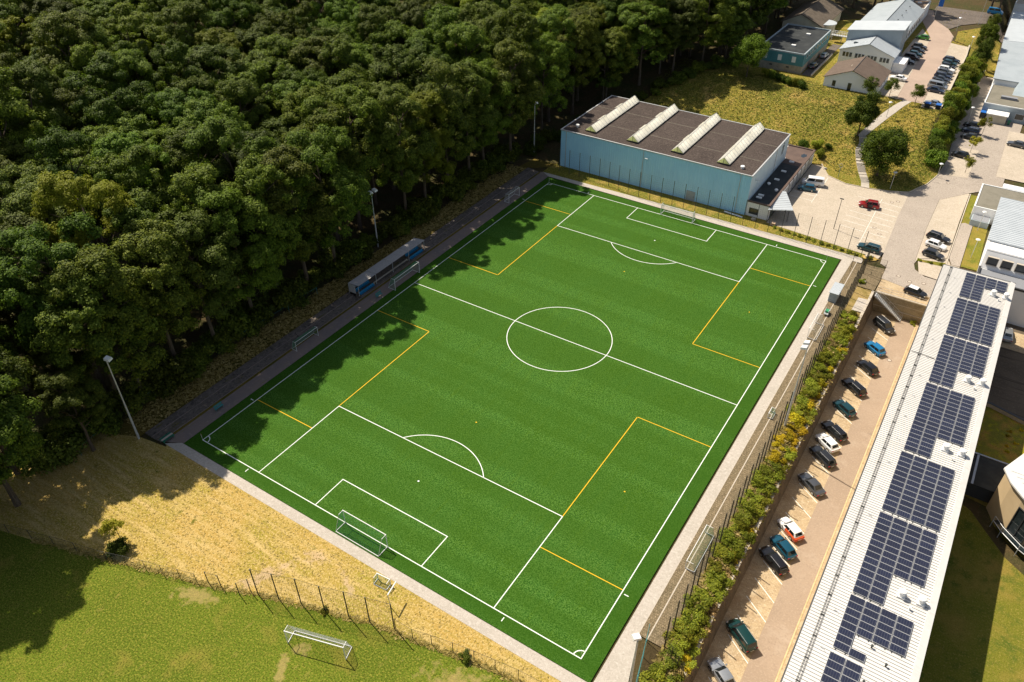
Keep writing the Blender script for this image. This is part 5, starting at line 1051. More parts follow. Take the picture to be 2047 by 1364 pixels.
# steps up the meadow
stp = thing('garden_steps', 'flights of pale steps climbing the meadow slope', 'steps', (28, 95, 0))
path_pts = [(30.9, 87.6), (30.1, 91.0), (28.2, 95.5), (26.6, 99.5), (25.2, 103.6), (25.4, 106.0), (24.4, 109.0)]
def along(pts, s):
    for a, b in zip(pts[:-1], pts[1:]):
        a, b = Vector(a), Vector(b); L = (b-a).length
        if s <= L: return a.lerp(b, s/L), (b-a).normalized()
        s -= L
    return Vector(pts[-1]), (Vector(pts[-1])-Vector(pts[-2])).normalized()
tot = sum((Vector(b)-Vector(a)).length for a, b in zip(path_pts[:-1], path_pts[1:])); s_ = 0.0
while s_ < tot:
    flight = any(a <= s_ < b for a, b in ((1.6, 5.0), (7.8, 11.2), (13.6, 17.0), (19.2, 21.4)))
    ln_ = 0.48 if flight else 1.25
    p, d = along(path_pts, s_+ln_/2); z = zt(p.x, p.y)
    m = MB(); m.obox((p.x, p.y, z-0.05+0.03), (ln_+(0.0 if flight else 0.03), 1.75, 0.26), math.atan2(d.y, d.x)); m.build('step', M['concrete'], stp)
    if flight:
        q = p-d*(ln_/2-0.05); m = MB(); m.obox((q.x, q.y, z+0.115), (0.14, 1.75, 0.02), math.atan2(d.y, d.x)); m.build('nosing', M['trim_dark'], stp)
    s_ += ln_
rail(stp, [(28.9, 95.6, zt(28.9, 95.6)), (26.0, 104.2, zt(26.0, 104.2))], 1.0, M['dark_steel'], 1.5)
# kerb stones along the curved grass edge
kb = MB(); ed = [(19.0, 94.6), (22.0, 89.3), (26.5, 87.25), (31.7, 87.65), (36.0, 88.65), (39.9, 90.55), (42.6, 97), (44.0, 104), (44.35, 112.5)]
for a, b in zip(ed[:-1], ed[1:]):
    a, b = Vector(a), Vector(b); n = int((b-a).length/1.0)
    for i in range(n):
        p = a.lerp(b, (i+0.5)/n); kb.obox((p.x, p.y, max(zt(p.x, p.y), 0)+0.03), ((b-a).length/n-0.03, 0.16, 0.24), math.atan2((b-a).y, (b-a).x))
tag(kb.build('kerb', M['kerb']), kind='structure')
kb = MB()
for a, b in zip(frange(61.2, 97, 1)[:-1], frange(61.2, 97, 1)[1:]): x = lerp(52.3, 51.8, (a-61)/36); kb.box(x, x+0.18, a, b-0.03, -0.1, 0.16)
tag(kb.build('kerb', M['kerb']), kind='structure')

# ------------------------------------------------------------------ cars
STY = {  # length, width, height, A-pillar base, roof front, roof rear, C-pillar base (fractions of length from the middle)
 'hatch': (4.05, 1.76, 1.47, 0.23, 0.07, -0.35, -0.455), 'estate': (4.62, 1.80, 1.48, 0.21, 0.07, -0.40, -0.475), 'sedan': (4.55, 1.80, 1.43, 0.20, 0.05, -0.22, -0.37),
 'minivan': (4.45, 1.82, 1.68, 0.30, 0.13, -0.42, -0.475), 'van': (4.95, 1.92, 1.98, 0.36, 0.24, -0.46, -0.485), 'suv': (4.35, 1.84, 1.64, 0.22, 0.08, -0.37, -0.46), 'coupe': (4.4, 1.78, 1.36, 0.18, 0.02, -0.20, -0.40)}
def car_paint(name, c, metal=0.35, rough=0.28):
    return noise_mat(name, c, [(2.0, tuple(k*0.92 for k in c), 0.45, 0.7)], rough, spec=0.5, metal=metal, coat=0.6)
PAINT = {k: car_paint('paint_'+k, c, mt) for k, c, mt in (('black', (0.010, 0.010, 0.012), 0.2), ('anthracite', (0.030, 0.032, 0.036), 0.4), ('grey', (0.10, 0.105, 0.115), 0.5), ('silver', (0.36, 0.38, 0.40), 0.6), ('white', (0.80, 0.80, 0.79), 0.0), ('blue', (0.012, 0.19, 0.42), 0.3), ('petrol', (0.008, 0.085, 0.14), 0.4), ('navy', (0.012, 0.022, 0.05), 0.4), ('teal', (0.010, 0.060, 0.075), 0.4), ('green', (0.006, 0.050, 0.045), 0.4), ('lime', (0.05, 0.22, 0.02), 0.3), ('red', (0.30, 0.010, 0.014), 0.3), ('brown', (0.07, 0.04, 0.03), 0.3))}
def livery(n, tc, col):
    sp_ = n.nodes.new('ShaderNodeSeparateXYZ'); n.links.new(tc.outputs['Object'], sp_.inputs[0])
    f = math_node(n, 'MULTIPLY', math_node(n, 'LESS_THAN', sp_.outputs['X'], 0.15), math_node(n, 'LESS_THAN', sp_.outputs['Z'], 0.93))
    return mix_node(n, f, col, (0.62, 0.085, 0.02))
PAINT['white_red'] = noise_mat('paint_white_red', (0.80, 0.80, 0.79), [], 0.28, spec=0.5, extra=livery, coat=0.6)
def grid_face(c00, c10, c11, c01, u0, u1, v0, v1, off):
    P = lambda u, v: (Vector(c00)*(1-u)*(1-v)+Vector(c10)*u*(1-v)+Vector(c11)*u*v+Vector(c01)*(1-u)*v)
    q = [P(u0, v0), P(u1, v0), P(u1, v1), P(u0, v1)]; n = (q[1]-q[0]).cross(q[3]-q[0]).normalized()
    return [p+n*off for p in q]
def car_meshes(st):
    L, W, H, fa, frf, frr, fc = STY[st]; hw = W/2; zb = 0.60*H if st not in ('van', 'minivan') else 0.56*H; zh = zb-0.05
    trunk = zb-0.02 if st in ('sedan', 'coupe') else zb
    stn_ = [(-0.5, .80, .36, trunk-.22), (-.488, .90, .28, trunk-.08), (-.455, .96, .22, trunk-.01), (-.38, .99, .2, trunk), (-.2, 1, .19, zb), (.05, 1, .19, zb), (fa, 1, .19, zb), (fa+.06, .99, .19, zb-.02), (.38, .975, .2, zh-.05), (.45, .93, .23, zh-.13), (.488, .85, .3, zh-.24), (.5, .76, .36, zh-.33)]
    if st == 'van': stn_ = [(-0.5, .93, .3, zb-.05), (-.49, .97, .24, zb), (-.3, 1, .2, zb), (0, 1, .2, zb), (fa, 1, .2, zb), (.42, .97, .2, zb-.16), (.47, .92, .24, zb-.28), (.495, .84, .3, zb-.4), (.5, .76, .36, zb-.5)]
    m = MB(); v = []; k = 12
    for fx, fw, zl, ztp in stn_:
        w_ = hw*fw; x = fx*L; mid = lerp(zl, ztp, 0.55)
        half = [(0, zl), (.86*w_, zl), (.97*w_, zl+.09), (w_, mid), (.975*w_, ztp-.09), (.89*w_, ztp-.005)]
        ring = half+[(0, ztp+.025)]+[(-y, z) for y, z in half[:0:-1]]
        v += [(x, y, z) for y, z in ring]
    n = len(stn_); k = 12
    f = [(i*k+j, i*k+(j+1) % k, (i+1)*k+(j+1) % k, (i+1)*k+j) for i in range(n-1) for j in range(k)]
    f += [tuple(range(k-1, -1, -1)), tuple((n-1)*k+j for j in range(k))]
    m.add(v, f)
    # cabin
    wb, wr = hw*0.875, hw*(0.70 if st not in ('van', 'minivan') else 0.78)
    xa, xf, xr, xc = fa*L, frf*L, frr*L, fc*L; zr = H-0.03; zc = zb-0.03
    A0, A1 = Vector((xa, -wb, zc)), Vector((xa, wb, zc)); F0, F1 = Vector((xf, -wr, zr)), Vector((xf, wr, zr)); R0, R1 = Vector((xr, -wr, zr)), Vector((xr, wr, zr)); C0, C1 = Vector((xc, -wb*.96, zc)), Vector((xc, wb*.96, zc))
    bm = bmesh.new(); vv = [bm.verts.new(p) for p in (A0, A1, F0, F1, R0, R1, C0, C1)]
    for q in ((0,1,3,2), (2,3,5,4), (4,5,7,6), (0,2,4,6), (1,7,5,3), (0,6,7,1)): bm.faces.new([vv[i] for i in q])
    bmesh.ops.recalc_face_normals(bm, faces=bm.faces[:])
    ee = [e_ for e_ in bm.edges if (e_.verts[0].co.z+e_.verts[1].co.z)/2 > zc+0.05]
    bmesh.ops.bevel(bm, geom=ee, offset=0.07, segments=2, affect='EDGES', profile=0.6)
    bm.verts.index_update(); m.add([tuple(p.co) for p in bm.verts], [tuple(x.index for x in fc_.verts) for fc_ in bm.faces]); bm.free()
    out = {'body': m}
    def g(q): mm = MB(); mm.slab(q, 0.01); return mm
    out['windscreen'] = g(grid_face(A0, A1, F1, F0, .08, .92, .10, .92, .012)); out['rear_window'] = g(grid_face(C1, C0, R0, R1, .12, .88, .28 if st != 'van' else .35, .90, .012))
    sw = []
    for s_, (a_, f_, r__, c_) in ((-1, (A0, F0, R0, C0)), (1, (A1, F1, R1, C1))):
        for u0, u1 in ((.06, .46), (.50, .90)):
            q = grid_face(c_, a_, f_, r__, 1-u1, 1-u0, .14, .86, .012) if s_ < 0 else grid_face(a_, c_, r__, f_, u0, u1, .14, .86, .012)
            sw.append(g(q))
    out['side_window'] = sw
    rp = MB(); rp.slab(grid_face(F0, F1, R1, R0, .04, .96, .03, .97, .012), 0.01); out['roof_panel'] = rp
    if st in ('estate', 'suv', 'minivan'):
        rr_ = MB()
        for s_ in (-1, 1): rr_.tube((xf-.15, s_*wr*.86, zr+.045), (xr+.1, s_*wr*.86, zr+.045), .018, n=5)
        out['roof_rail'] = rr_
    wx = (L*0.305, -L*0.29); wl = []
    for x in wx:
        for s_ in (-1, 1):
            t_ = MB(); t_.tube((x, s_*(hw-.19), .315), (x, s_*(hw+.006), .315), .315, n=18); r2 = MB(); r2.tube((x, s_*(hw-.02), .315), (x, s_*(hw+.016), .315), .2, n=12); wl.append((t_, r2))
    out['wheel'] = wl
    hl, tl, mi = [], [], []
    for s_ in (-1, 1):
        h_ = MB(); h_.slab([(L*.462, s_*hw*.86, zh-.20), (L*.492, s_*hw*.52, zh-.27), (L*.470, s_*hw*.50, zh-.12), (L*.425, s_*hw*.84, zh-.07)][::s_ and 1], .03); hl.append(h_)
        q_ = MB(); q_.box(-L*.499, -L*.47, min(s_*hw*.55, s_*hw*.88), max(s_*hw*.55, s_*hw*.88), trunk-.27, trunk-.1); tl.append(q_)
        mr = MB(); mr.box(xa-.18, xa-.02, min(s_*hw*.98, s_*(hw+.14)), max(s_*hw*.98, s_*(hw+.14)), zb+.02, zb+.15); mi.append(mr)
    out['headlight'] = hl; out['tail_light'] = tl; out['mirror'] = mi
    p_ = MB(); p_.box(-L*.503, -L*.49, -.26, .26, .48, .59); p2_ = MB(); p2_.box(L*.495, L*.505, -.26, .26, .38, .49); out['number_plate'] = [p_, p2_]
    return out
CARM = {}
def car_data(st):
    if st in CARM: return CARM[st]
    d = car_meshes(st); r = []
    b = d['body'].mesh('body', PAINT['grey'])
    for p in b.polygons: p.use_smooth = True
    b.set_sharp_from_angle(angle=R(32))
    r.append(('body', b, None))
    for k in ('windscreen', 'rear_window'): r.append((k, d[k].mesh(k, M['car_glass']), None))
    for q in d['side_window']: r.append(('side_window', q.mesh('side_window', M['car_glass']), None))
    for t_, rm in d['wheel']: r.append(('wheel', t_.mesh('wheel', M['tyre']), ('rim', rm.mesh('rim', M['rim']))))
    for q in d['headlight']: r.append(('headlight', q.mesh('headlight', M['head_light']), None))
    for q in d['tail_light']: r.append(('tail_light', q.mesh('tail_light', M['tail_light']), None))
    for q in d['mirror']: r.append(('mirror', q.mesh('mirror', PAINT['grey']), None))
    for q in d['number_plate']: r.append(('number_plate', q.mesh('number_plate', M['plate']), None))
    if 'roof_rail' in d: r.append(('roof_rail', d['roof_rail'].mesh('roof_rail', M['galv']), None))
    CARM[st] = (r, d['roof_panel'].mesh('roof_panel', PAINT['white'])); return CARM[st]
def car(st, col, x, y, z, deg, label, group, roof=None, name='parked_car', cat='car'):
    t = thing(name, label, cat, (x, y, z), R(deg), group); parts, rp = car_data(st)
    for nm, me, sub in parts:
        o = link(nm, me, t)
        if nm in ('body', 'mirror'): o.material_slots[0].link = 'OBJECT'; o.material_slots[0].material = PAINT[col]
        if sub: link(sub[0], sub[1], o)
    if roof:
        o = link('roof_panel', rp, t); o.material_slots[0].link = 'OBJECT'; o.material_slots[0].material = PAINT[roof]
    return t
G1 = 'cars in the sunken car park'; zc_ = ZP+0.02; IN, OUT = 144.7, -35.3
car('minivan', 'anthracite', 46.5, 39.4, zc_, OUT-4, 'black minivan parked nose out below the steel stair', G1)
car('hatch', 'blue', 46.6, 31.6, zc_, IN, 'bright blue hatchback, second from the steel stair', G1)
car('hatch', 'black', 46.8, 25.4, zc_, IN, 'black hatchback between the bright blue car and the next dark estate', G1)
car('estate', 'black', 46.1, 18.9, zc_, IN, 'black car fourth from the steel stair', G1)
car('hatch', 'teal', 46.1, 12.7, zc_, IN, 'dark teal hatchback in the middle of the row', G1)
car('estate', 'black', 46.1, 6.5, zc_, IN, 'black estate directly above the all white car', G1)
car('hatch', 'white', 45.9, 3.3, zc_, IN, 'all white hatchback between two black cars', G1)
car('estate', 'anthracite', 46.1, 0.0, zc_, IN, 'black car directly below the all white hatchback', G1)
car('sedan', 'grey', 46.3, -6.5, zc_, IN, 'dark grey saloon parked alone between empty bays', G1)
car('hatch', 'white_red', 46.2, -16.2, zc_, IN, 'white car with orange red rear flanks', G1)
car('hatch', 'petrol', 46.3, -19.7, zc_, IN, 'petrol blue hatchback beside the white and red car', G1)
car('estate', 'black', 45.9, -22.5, zc_, IN, 'black estate with roof rails beside the petrol blue car', G1)
car('minivan', 'green', 46.1, -35.3, zc_, IN, 'dark green minivan near the bottom of the picture', G1)
car('sedan', 'silver', 46.1, -41.4, zc_, IN, 'silver car cut by the bottom edge', G1)
G2 = 'cars on the road and forecourts'
car('hatch', 'black', 49.3, 47.3, 0.03, -11, 'black small car with white roof above the end wall', G2, roof='white')
car('estate', 'black', 49.3, 71.2, 0.03, -12, 'black estate, upper of three cars beside the road', G2)
car('hatch', 'white', 49.4, 67.7, 0.03, -12, 'white hatchback between two black cars beside the road', G2)
car('hatch', 'anthracite', 49.6, 63.5, 0.03, -12, 'black hatchback, lower of three cars beside the road', G2)
car('estate', 'teal', 38.2, 59.3, 0.03, 176, 'dark teal estate parked behind the far end of the tall fence', G2)
rc = car('suv', 'red', 33.8, 78.3, 0.03, 190, 'red compact off-roader standing with open door in the pale car park', G2)
m = MB(); m.slab([(0.25, 0.93, 0.35), (0.55, 1.75, 0.35), (0.55, 1.75, 1.02), (0.25, 0.93, 1.02)], 0.06); m.build('open_door', PAINT['red'], rc, world=False)
m = MB(); m.slab([(0.3, 0.94, 1.04), (0.54, 1.72, 1.04), (0.45, 1.6, 1.42), (0.22, 1.0, 1.45)], 0.02); m.build('door_window', M['car_glass'], rc, world=False)
m = MB(); m.box(-0.75, 0.2, 0.915, 0.93, 0.38, 1.05); m.build('door_opening', M['trim_dark'], rc, world=False)
car('van', 'white', 20.2, 82.6, 0.03, 194, 'white passenger van beside the hall annex', G2, name='parked_van', cat='van')
car('hatch', 'petrol', 19.8, 79.2, 0.03, 192, 'dark blue car beside the white van at the annex', G2)
car('hatch', 'black', 46.6, 116.2, zt(46.5, 116)+0.06, 172, 'black car beside the young trees on the lower road', G2)
car('hatch', 'anthracite', 46.8, 128.4, zt(46.6, 128)+0.06, 175, 'dark car in the shade of the road wall, nearer one', G2)
car('estate', 'navy', 46.4, 132.6, zt(46.6, 132)+0.06, 175, 'dark blue car in the shade of the road wall, middle one', G2)
car('hatch', 'black', 46.2, 136.8, zt(46.6, 137)+0.06, 175, 'dark car in the shade of the road wall, farthest one', G2)
car('sedan', 'grey', 57.6, 129.4, zt(57.5, 129)+0.08, 174, 'grey saloon alone on the pale lot at the right edge', G2)
car('sedan', 'silver', 65.9, 48.9, ZP+0.03, 95, 'silver car peeping out behind the far corner of the solar roof', G2)
G3 = 'cars on the upper car park'; zu_ = ZUP+0.06
car('sedan', 'white', 24.4, 144.9, zu_, 176, 'pale silver white saloon parked alone by the white houses', G3)
car('suv', 'black', 23.6, 160.8, zu_, -3, 'black car nearest in the shaded left row of the upper lot', G3)
car('minivan', 'brown', 24.0, 165.6, zu_, -3, 'dark brown car second in the shaded left row', G3)
car('hatch', 'teal', 24.3, 169.4, zu_, -3, 'dark teal car third in the shaded left row', G3)
car('hatch', 'black', 24.2, 173.4, zu_, -3, 'black car fourth in the shaded left row', G3)
car('suv', 'anthracite', 24.0, 177.2, zu_, -3, 'anthracite car fifth in the shaded left row', G3)
car('hatch', 'lime', 23.0, 188.0, zu_, 176, 'bright green car at the far end of the left row', G3)
car('coupe', 'silver', 36.0, 129.9, zu_, 174, 'silver grey coupe behind the blue waste containers', G3)
rowl = (('sedan', 'navy', 140.4, 'dark blue car nearest in the long right row'), ('van', 'silver', 143.4, 'silver grey van second in the long right row'), ('hatch', 'black', 147.4, 'black car third in the long right row'), ('sedan', 'anthracite', 150.3, 'dark grey car fourth in the long right row'), ('estate', 'navy', 153.4, 'navy car fifth in the long right row'), ('suv', 'grey', 156.4, 'grey car sixth in the long right row'), ('estate', 'white', 159.6, 'white car in the long right row of dark cars'), ('hatch', 'black', 162.8, 'black car beyond the white one in the right row'), ('hatch', 'teal', 166.0, 'dark teal car second from the far end of the right row'), ('estate', 'navy', 169.2, 'dark blue car at the far end of the right row'))
for st, c, y, lab in rowl: car(st, c, 34.9-0.02*(y-140), y, zu_, -7, lab, G3)
car('hatch', 'grey', 1.6, 142.8, zu_, 84, 'dark car on the driveway beside the teal house, nearer one', G3)
car('hatch', 'silver', 1.8, 153.6, zu_, 84, 'pale car on the driveway beside the teal house, farther one', G3)
t = thing('van', 'blue van roof at the top right beyond the flagpole', 'van', (38.5, 232, zt(38.5, 232))); parts, _ = car_data('van')
for nm, me, sub in parts:
    o = link(nm, me, t)
    if nm in ('body', 'mirror'): o.material_slots[0].link = 'OBJECT'; o.material_slots[0].material = PAINT['blue']
    if sub: link(sub[0], sub[1], o)

# ------------------------------------------------------------------ trees and shrubs
def leaves(rng, centers, radii, n, size, up=0.35, shell=0.72, asp=0.62, spread=0.55, bias=None):
    c = np.array(centers); r = np.array(radii); pw = r**2/np.sum(r**2)
    i = rng.choice(len(c), n, p=pw); d = rng.normal(size=(n, 3)); d[:, 2] += up; d /= np.linalg.norm(d, axis=1)[:, None]
    rad = r[i]*(shell+(1.06-shell)*rng.random(n)); p = c[i]+d*rad[:, None]*np.array([1, 1, 0.8])+rng.normal(size=(n, 3))*r[i][:, None]*0.12
    nm = d+rng.normal(size=(n, 3))*spread
    if bias is not None: nm += np.array(bias)[i]*0.7
    nm[:, 2] += 0.25; nm /= np.linalg.norm(nm, axis=1)[:, None]
    t = np.cross(nm, rng.normal(size=(n, 3))); t /= np.linalg.norm(t, axis=1)[:, None]; b = np.cross(nm, t)
    s = size*(0.65+0.7*rng.random(n))[:, None]/2
    v = np.stack([p-t*s, p+b*s*asp, p+t*s, p-b*s*asp], 1).reshape(-1, 3)
    return v
def leaf_mesh(name, v, mat):
    n = len(v)//4; me = bpy.data.meshes.new(name); me.vertices.add(len(v)); me.vertices.foreach_set('co', np.ascontiguousarray(v, dtype=np.float32).ravel())
    me.loops.add(len(v)); me.loops.foreach_set('vertex_index', np.arange(len(v), dtype=np.int32)); me.polygons.add(n)
    me.polygons.foreach_set('loop_start', np.arange(0, 4*n, 4, dtype=np.int32)); me.polygons.foreach_set('loop_total', np.full(n, 4, dtype=np.int32))
    me.update(calc_edges=True); me.materials.append(mat); return me
def crown_clumps(rng, z0, z1, rx, n, rc, top=0.55):
    """clump centres spread through an egg shaped crown, mostly near its outside"""
    cs, rs = [], []; zc = (z0+z1)/2; hz = (z1-z0)/2
    lob = rng.normal(size=(5, 3)); lob /= np.linalg.norm(lob, axis=1)[:, None]
    while len(cs) < n:
        d = rng.normal(size=3); d /= np.linalg.norm(d)
        if d[2] < -0.75: continue
        k = 0.35+0.68*rng.random()**0.6; bump = 1+0.22*max(0, max(float(d@l) for l in lob))-0.1
        wz = 1.0 if d[2] > 0 else 1.0+0.15*d[2]
        cs.append((d[0]*rx*k*bump*wz, d[1]*rx*k*bump*wz, zc+d[2]*hz*k*bump)); rs.append(rc*(0.5+1.1*rng.random()**1.5))
    return cs, rs
def lobed_crown(rng, z0, z1, rx, nl, rl, per, rc):
    """big rounded lobes round the crown, each carrying small clumps on its outside"""
    cs, rs, bs = [], [], []; zc = lerp(z0, z1, 0.52); hz = (z1-z0)/2; L_ = []
    while len(L_) < nl:
        d = rng.normal(size=3); d /= np.linalg.norm(d)
        if d[2] < -0.7: continue
        k = 0.62+0.16*rng.random(); taper = 1.0 if d[2] > -0.2 else 0.85
        p = np.array([d[0]*rx*k*taper, d[1]*rx*k*taper, zc+d[2]*(hz-rl*0.5)*(0.72+0.2*rng.random())])
        if any(np.linalg.norm(p-q) < rl*0.75 for q in L_): 
            if rng.random() < 0.8: continue
        L_.append(p)
    L_.append(np.array([0, 0, zc+hz*0.55]))
    for p in L_:
        r_l = rl*(0.75+0.5*rng.random()); out = p-np.array([0, 0, zc-hz*0.5]); out /= np.linalg.norm(out)+1e-6
        for _ in range(per):
            d = rng.normal(size=3)+out*0.9; d[2] += 0.3; d /= np.linalg.norm(d)
            cs.append(tuple(p+d*r_l*(0.7+0.35*rng.random())*np.array([1, 1, 0.8]))); rs.append(rc*(0.55+0.8*rng.random())); bs.append(tuple(d*0.6+out*0.4))
    return cs, rs, bs
def trunk_mesh(rng, h, r, limbs, lh0, lh1, reach, mat):
    m = MB(); b = (0.0, 0.0); pts = []; n = 6
    for i in range(n+1): k = i/n; pts.append(Vector((rng.normal()*0.12*k*h/10, rng.normal()*0.12*k*h/10, -0.4+(h+0.4)*k)))
    for i in range(n): m.tube(pts[i], pts[i+1], r*(1-0.75*i/n)*(1.25 if i == 0 else 1), r*(1-0.75*(i+1)/n), n=8, caps=False)
    for i in range(limbs):
        z = lerp(lh0, lh1, i/max(1, limbs-1)); a = rng.random()*6.28; k = z/h; q = pts[min(n-1, int(k*n))].lerp(pts[min(n, int(k*n)+1)], (k*n) % 1)
        e1 = q+Vector((math.cos(a)*reach*0.5, math.sin(a)*reach*0.5, reach*0.45)); e2 = e1+Vector((math.cos(a+0.3)*reach*0.5, math.sin(a+0.3)*reach*0.5, reach*0.35))
        m.tube(q, e1, r*0.38, r*0.22, n=6, caps=False); m.tube(e1, e2, r*0.22, r*0.08, n=5, caps=False)
    return m.mesh('trunk', mat)
rng = np.random.default_rng(11)
BIG = []; EDGE = []
for k in range(12):
    low = k >= 8
    H_ = 26.5+1.4*(k % 3); rx = 6.3+0.5*(k % 4); z0 = 2.5 if low else 9.5+1.0*(k % 3)
    cs, rs, bs = lobed_crown(rng, z0, H_-0.5, rx if not low else rx-0.4, 22 if low else 15, 2.7, 10, 0.95)
    v = leaves(rng, cs, rs, 60000 if low else 52000, 0.32, shell=0.3, spread=0.42, up=0.4, bias=bs)
    (EDGE if low else BIG).append((leaf_mesh('crown', v, M['leaf'] if k % 4 and k % 2 or not low and k % 4 else M['leaf_dark']), trunk_mesh(rng, H_*0.8, 0.38, 9, H_*0.3, H_*0.72, 4.2, M['bark'])))
MED = []
for k in range(3):
    cs, rs = crown_clumps(rng, 1.8, 9.2, 3.4+0.5*k, 70, 1.05); v = leaves(rng, cs, rs, 26000, 0.30, shell=0.3, spread=0.5); MED.append((leaf_mesh('crown', v, M['leaf_dark'] if k == 0 else M['leaf']), trunk_mesh(rng, 7.0, 0.2, 7, 2.2, 6.4, 2.4, M['bark'])))
SAP = []
for k in range(2):
    cs, rs = crown_clumps(rng, 1.6, 4.4, 1.15, 14, 0.5); v = leaves(rng, cs, rs, 1500, 0.24, shell=0.3); SAP.append((leaf_mesh('crown', v, M['leaf_sapling']), trunk_mesh(rng, 3.6, 0.06, 5, 1.6, 3.2, 0.9, M['bark'])))
cs, rs = crown_clumps(rng, 1.4, 5.2, 1.7, 20, 0.7); SMALL = (leaf_mesh('crown', leaves(rng, cs, rs, 4200, 0.22, shell=0.4), M['leaf_dark']), trunk_mesh(rng, 4.0, 0.09, 6, 1.4, 3.6, 1.3, M['bark']))
def tree(pair, label, cat, x, y, s, group=None, rz=None, name='broadleaf_tree', sz=None, z=None):
    t = thing(name, label, cat, (x, y, (zt(x, y) if z is None else z)-0.1), rz if rz is not None else RG.random()*6.28, group); t.scale = (s, s, sz or s)
    link('trunk', pair[1], t); link('crown', pair[0], t); return t
RG = random.Random(77)
# the wood: jittered rows, every tree its own object
WL = 'tall broadleaf tree in the dense wood beside the pitch'; WGRP = 'trees of the dense wood'
def wood_edge(y):
    if y < -62: return -42.0
    if y < -50: return lerp(-42.0, -48.5, (y+62)/12)
    if y < 56: return -48.5+1.0*math.sin(y*0.31)
    if y < 90: return lerp(-48.5, -43.0, (y-56)/34)
    if y < 134: return lerp(-43.0, -21.0, (y-90)/44)
    if y < 200: return -20.5
    if y < 214: return lerp(-20.0, 6.0, (y-200)/14)
    return lerp(6.0, 40.0, S((y-220)/6))
placed = 0
gy = -112.0; row = 0
while gy < 330:
    gx = 44.0
    while gx > -330:
        x = gx+RG.uniform(-2.2, 2.2)+(4.8 if row % 2 else 0); y = gy+RG.uniform(-2.2, 2.2); gx -= 9.6
        ed_ = wood_edge(y)
        if x > ed_: continue
        if (-50 < y < 58 and x > -53.5) or (y < -64 and x > -52): continue      # the front row is set below
        z = zt(x, y); front = x > ed_-7.5
        seen = any(-60 < px < 2107 and -25 < py < 1400 for px, py in (project(x, y, z+k) for k in ((3, 10, 20) if front else (18, 24))))
        caster = y < -50 and x > -62 and y > -112      # trees just left of the picture that throw the shade on the field
        if not (seen or caster): continue
        s = RG.uniform(0.92, 1.12)*(1.04 if front else 1.0); sz_ = s*RG.uniform(0.82, 1.12)
        if -63 < y < -53 and x > -60: s, sz_ = 0.66, 0.55
        if y > 100: s, sz_ = s*0.95, sz_*0.85
        pr = EDGE[RG.randrange(4)] if front or y > 100 or y < -45 else BIG[RG.randrange(7)]; placed += 1
        px, py = project(x, y, z+22)
        zn = ('leftmost part' if px < 480 else 'middle part' if px < 900 else 'part nearest the blue hall')+(', upper rows' if py < 230 else ', lower rows')
        tree(pr, 'tall broadleaf tree in the dense wood, '+zn, 'tree', x, y, s, WGRP+', '+zn, sz=sz_)
    gy += 8.8; row += 1
for k in range(14):     # shade trees standing just left of the picture
    y = -69-k*3.3; tree(EDGE[RG.randrange(4)], 'tall tree at the left picture edge shading the practice field', 'tree', -45.5+(2.8 if k % 2 else -2.8)+RG.uniform(-0.8, 0.8)-0.12*k, y, RG.uniform(0.9, 1.05), 'trees shading the practice field')
for k in range(15):
    y = -49+k*7.4+RG.uniform(-1, 1); x = -47.9+RG.uniform(-0.8, 0.8)
    if abs(y-4.0) < 8.5: x -= 6.5       # room round the floodlight mast
    if 50 < y < 58: x += 1.8
    tree(EDGE[RG.randrange(4)], 'tall tree in the front row of the wood along the track', 'tree', x, y, RG.uniform(1.0, 1.12), 'front row trees of the wood', sz=RG.uniform(1.0, 1.14))
for gy in frange(98, 224, 9):       # second storey of trees behind the hall and the houses
    for gx in frange(-72, 4, 9.5):
        x, y = gx+RG.uniform(-2, 2), gy+RG.uniform(-2, 2)
        if x > wood_edge(y)-1.5: continue
        if not any(-30 < px < 2080 and -20 < py < 700 for px, py in (project(x, y, zt(x, y)+k) for k in (2, 10, 18))): continue
        tree(EDGE[RG.randrange(4)], 'broadleaf tree in the dark wood behind hall and houses', 'tree', x, y, RG.uniform(0.72, 0.92), 'trees behind hall and houses', sz=RG.uniform(0.6, 0.8)); placed += 1
print('wood trees', placed)
# single trees
tree(MED[0], 'dark round tree beside the footpath on the meadow slope', 'tree', 23.2, 108.6, 1.0, rz=0.4, sz=1.12)
tree(MED[1], 'large dense tree beside the meadow steps above the car park', 'tree', 31.8, 95.0, 1.28, rz=1.0, sz=1.25)
tree(MED[2], 'bright bushy tree standing alone before the teal house', 'tree', -12.0, 124.8, 1.02, rz=2.0, sz=1.2)
tree(SMALL, 'small slender tree right of the footpath near the blue containers', 'tree', 32.0, 128.2, 1.0)
tree(SMALL, 'small slender tree at the corner of the brown roofed house', 'tree', 25.2, 130.4, 0.95, rz=2.2)
tree(SAP[0], 'yellow green young street tree, nearest of three by the lower road', 'tree', 49.1, 107.9, 1.0, 'young street trees'); tree(SAP[1], 'yellow green young street tree, middle of three by the lower road', 'tree', 48.4, 119.9, 1.0, 'young street trees'); tree(SAP[0], 'yellow green young street tree, farthest of three by the lower road', 'tree', 49.3, 132.2, 1.15, 'young street trees', rz=2)
tree(SMALL, 'small dark tree beside the white brown roofed house', 'tree', 20.4, 126.6, 1.05, rz=4)
for k, (x, y, s) in enumerate(((41.5, 178, 0.85), (40.6, 188, 0.95), (40.0, 199, 0.8))): tree(MED[k % 2], ('tall hedge tree nearest the grey hall lawn', 'tall hedge tree in the middle of the row by the grey hall', 'tall hedge tree at the far end of the row')[k], 'tree', x, y, s*0.7, 'hedge trees', sz=s*1.1)
tree(SAP[1], 'small sapling in the shade on the dry grass by the practice fence', 'tree', -26.3, -68.3, 1.0, rz=1.0)

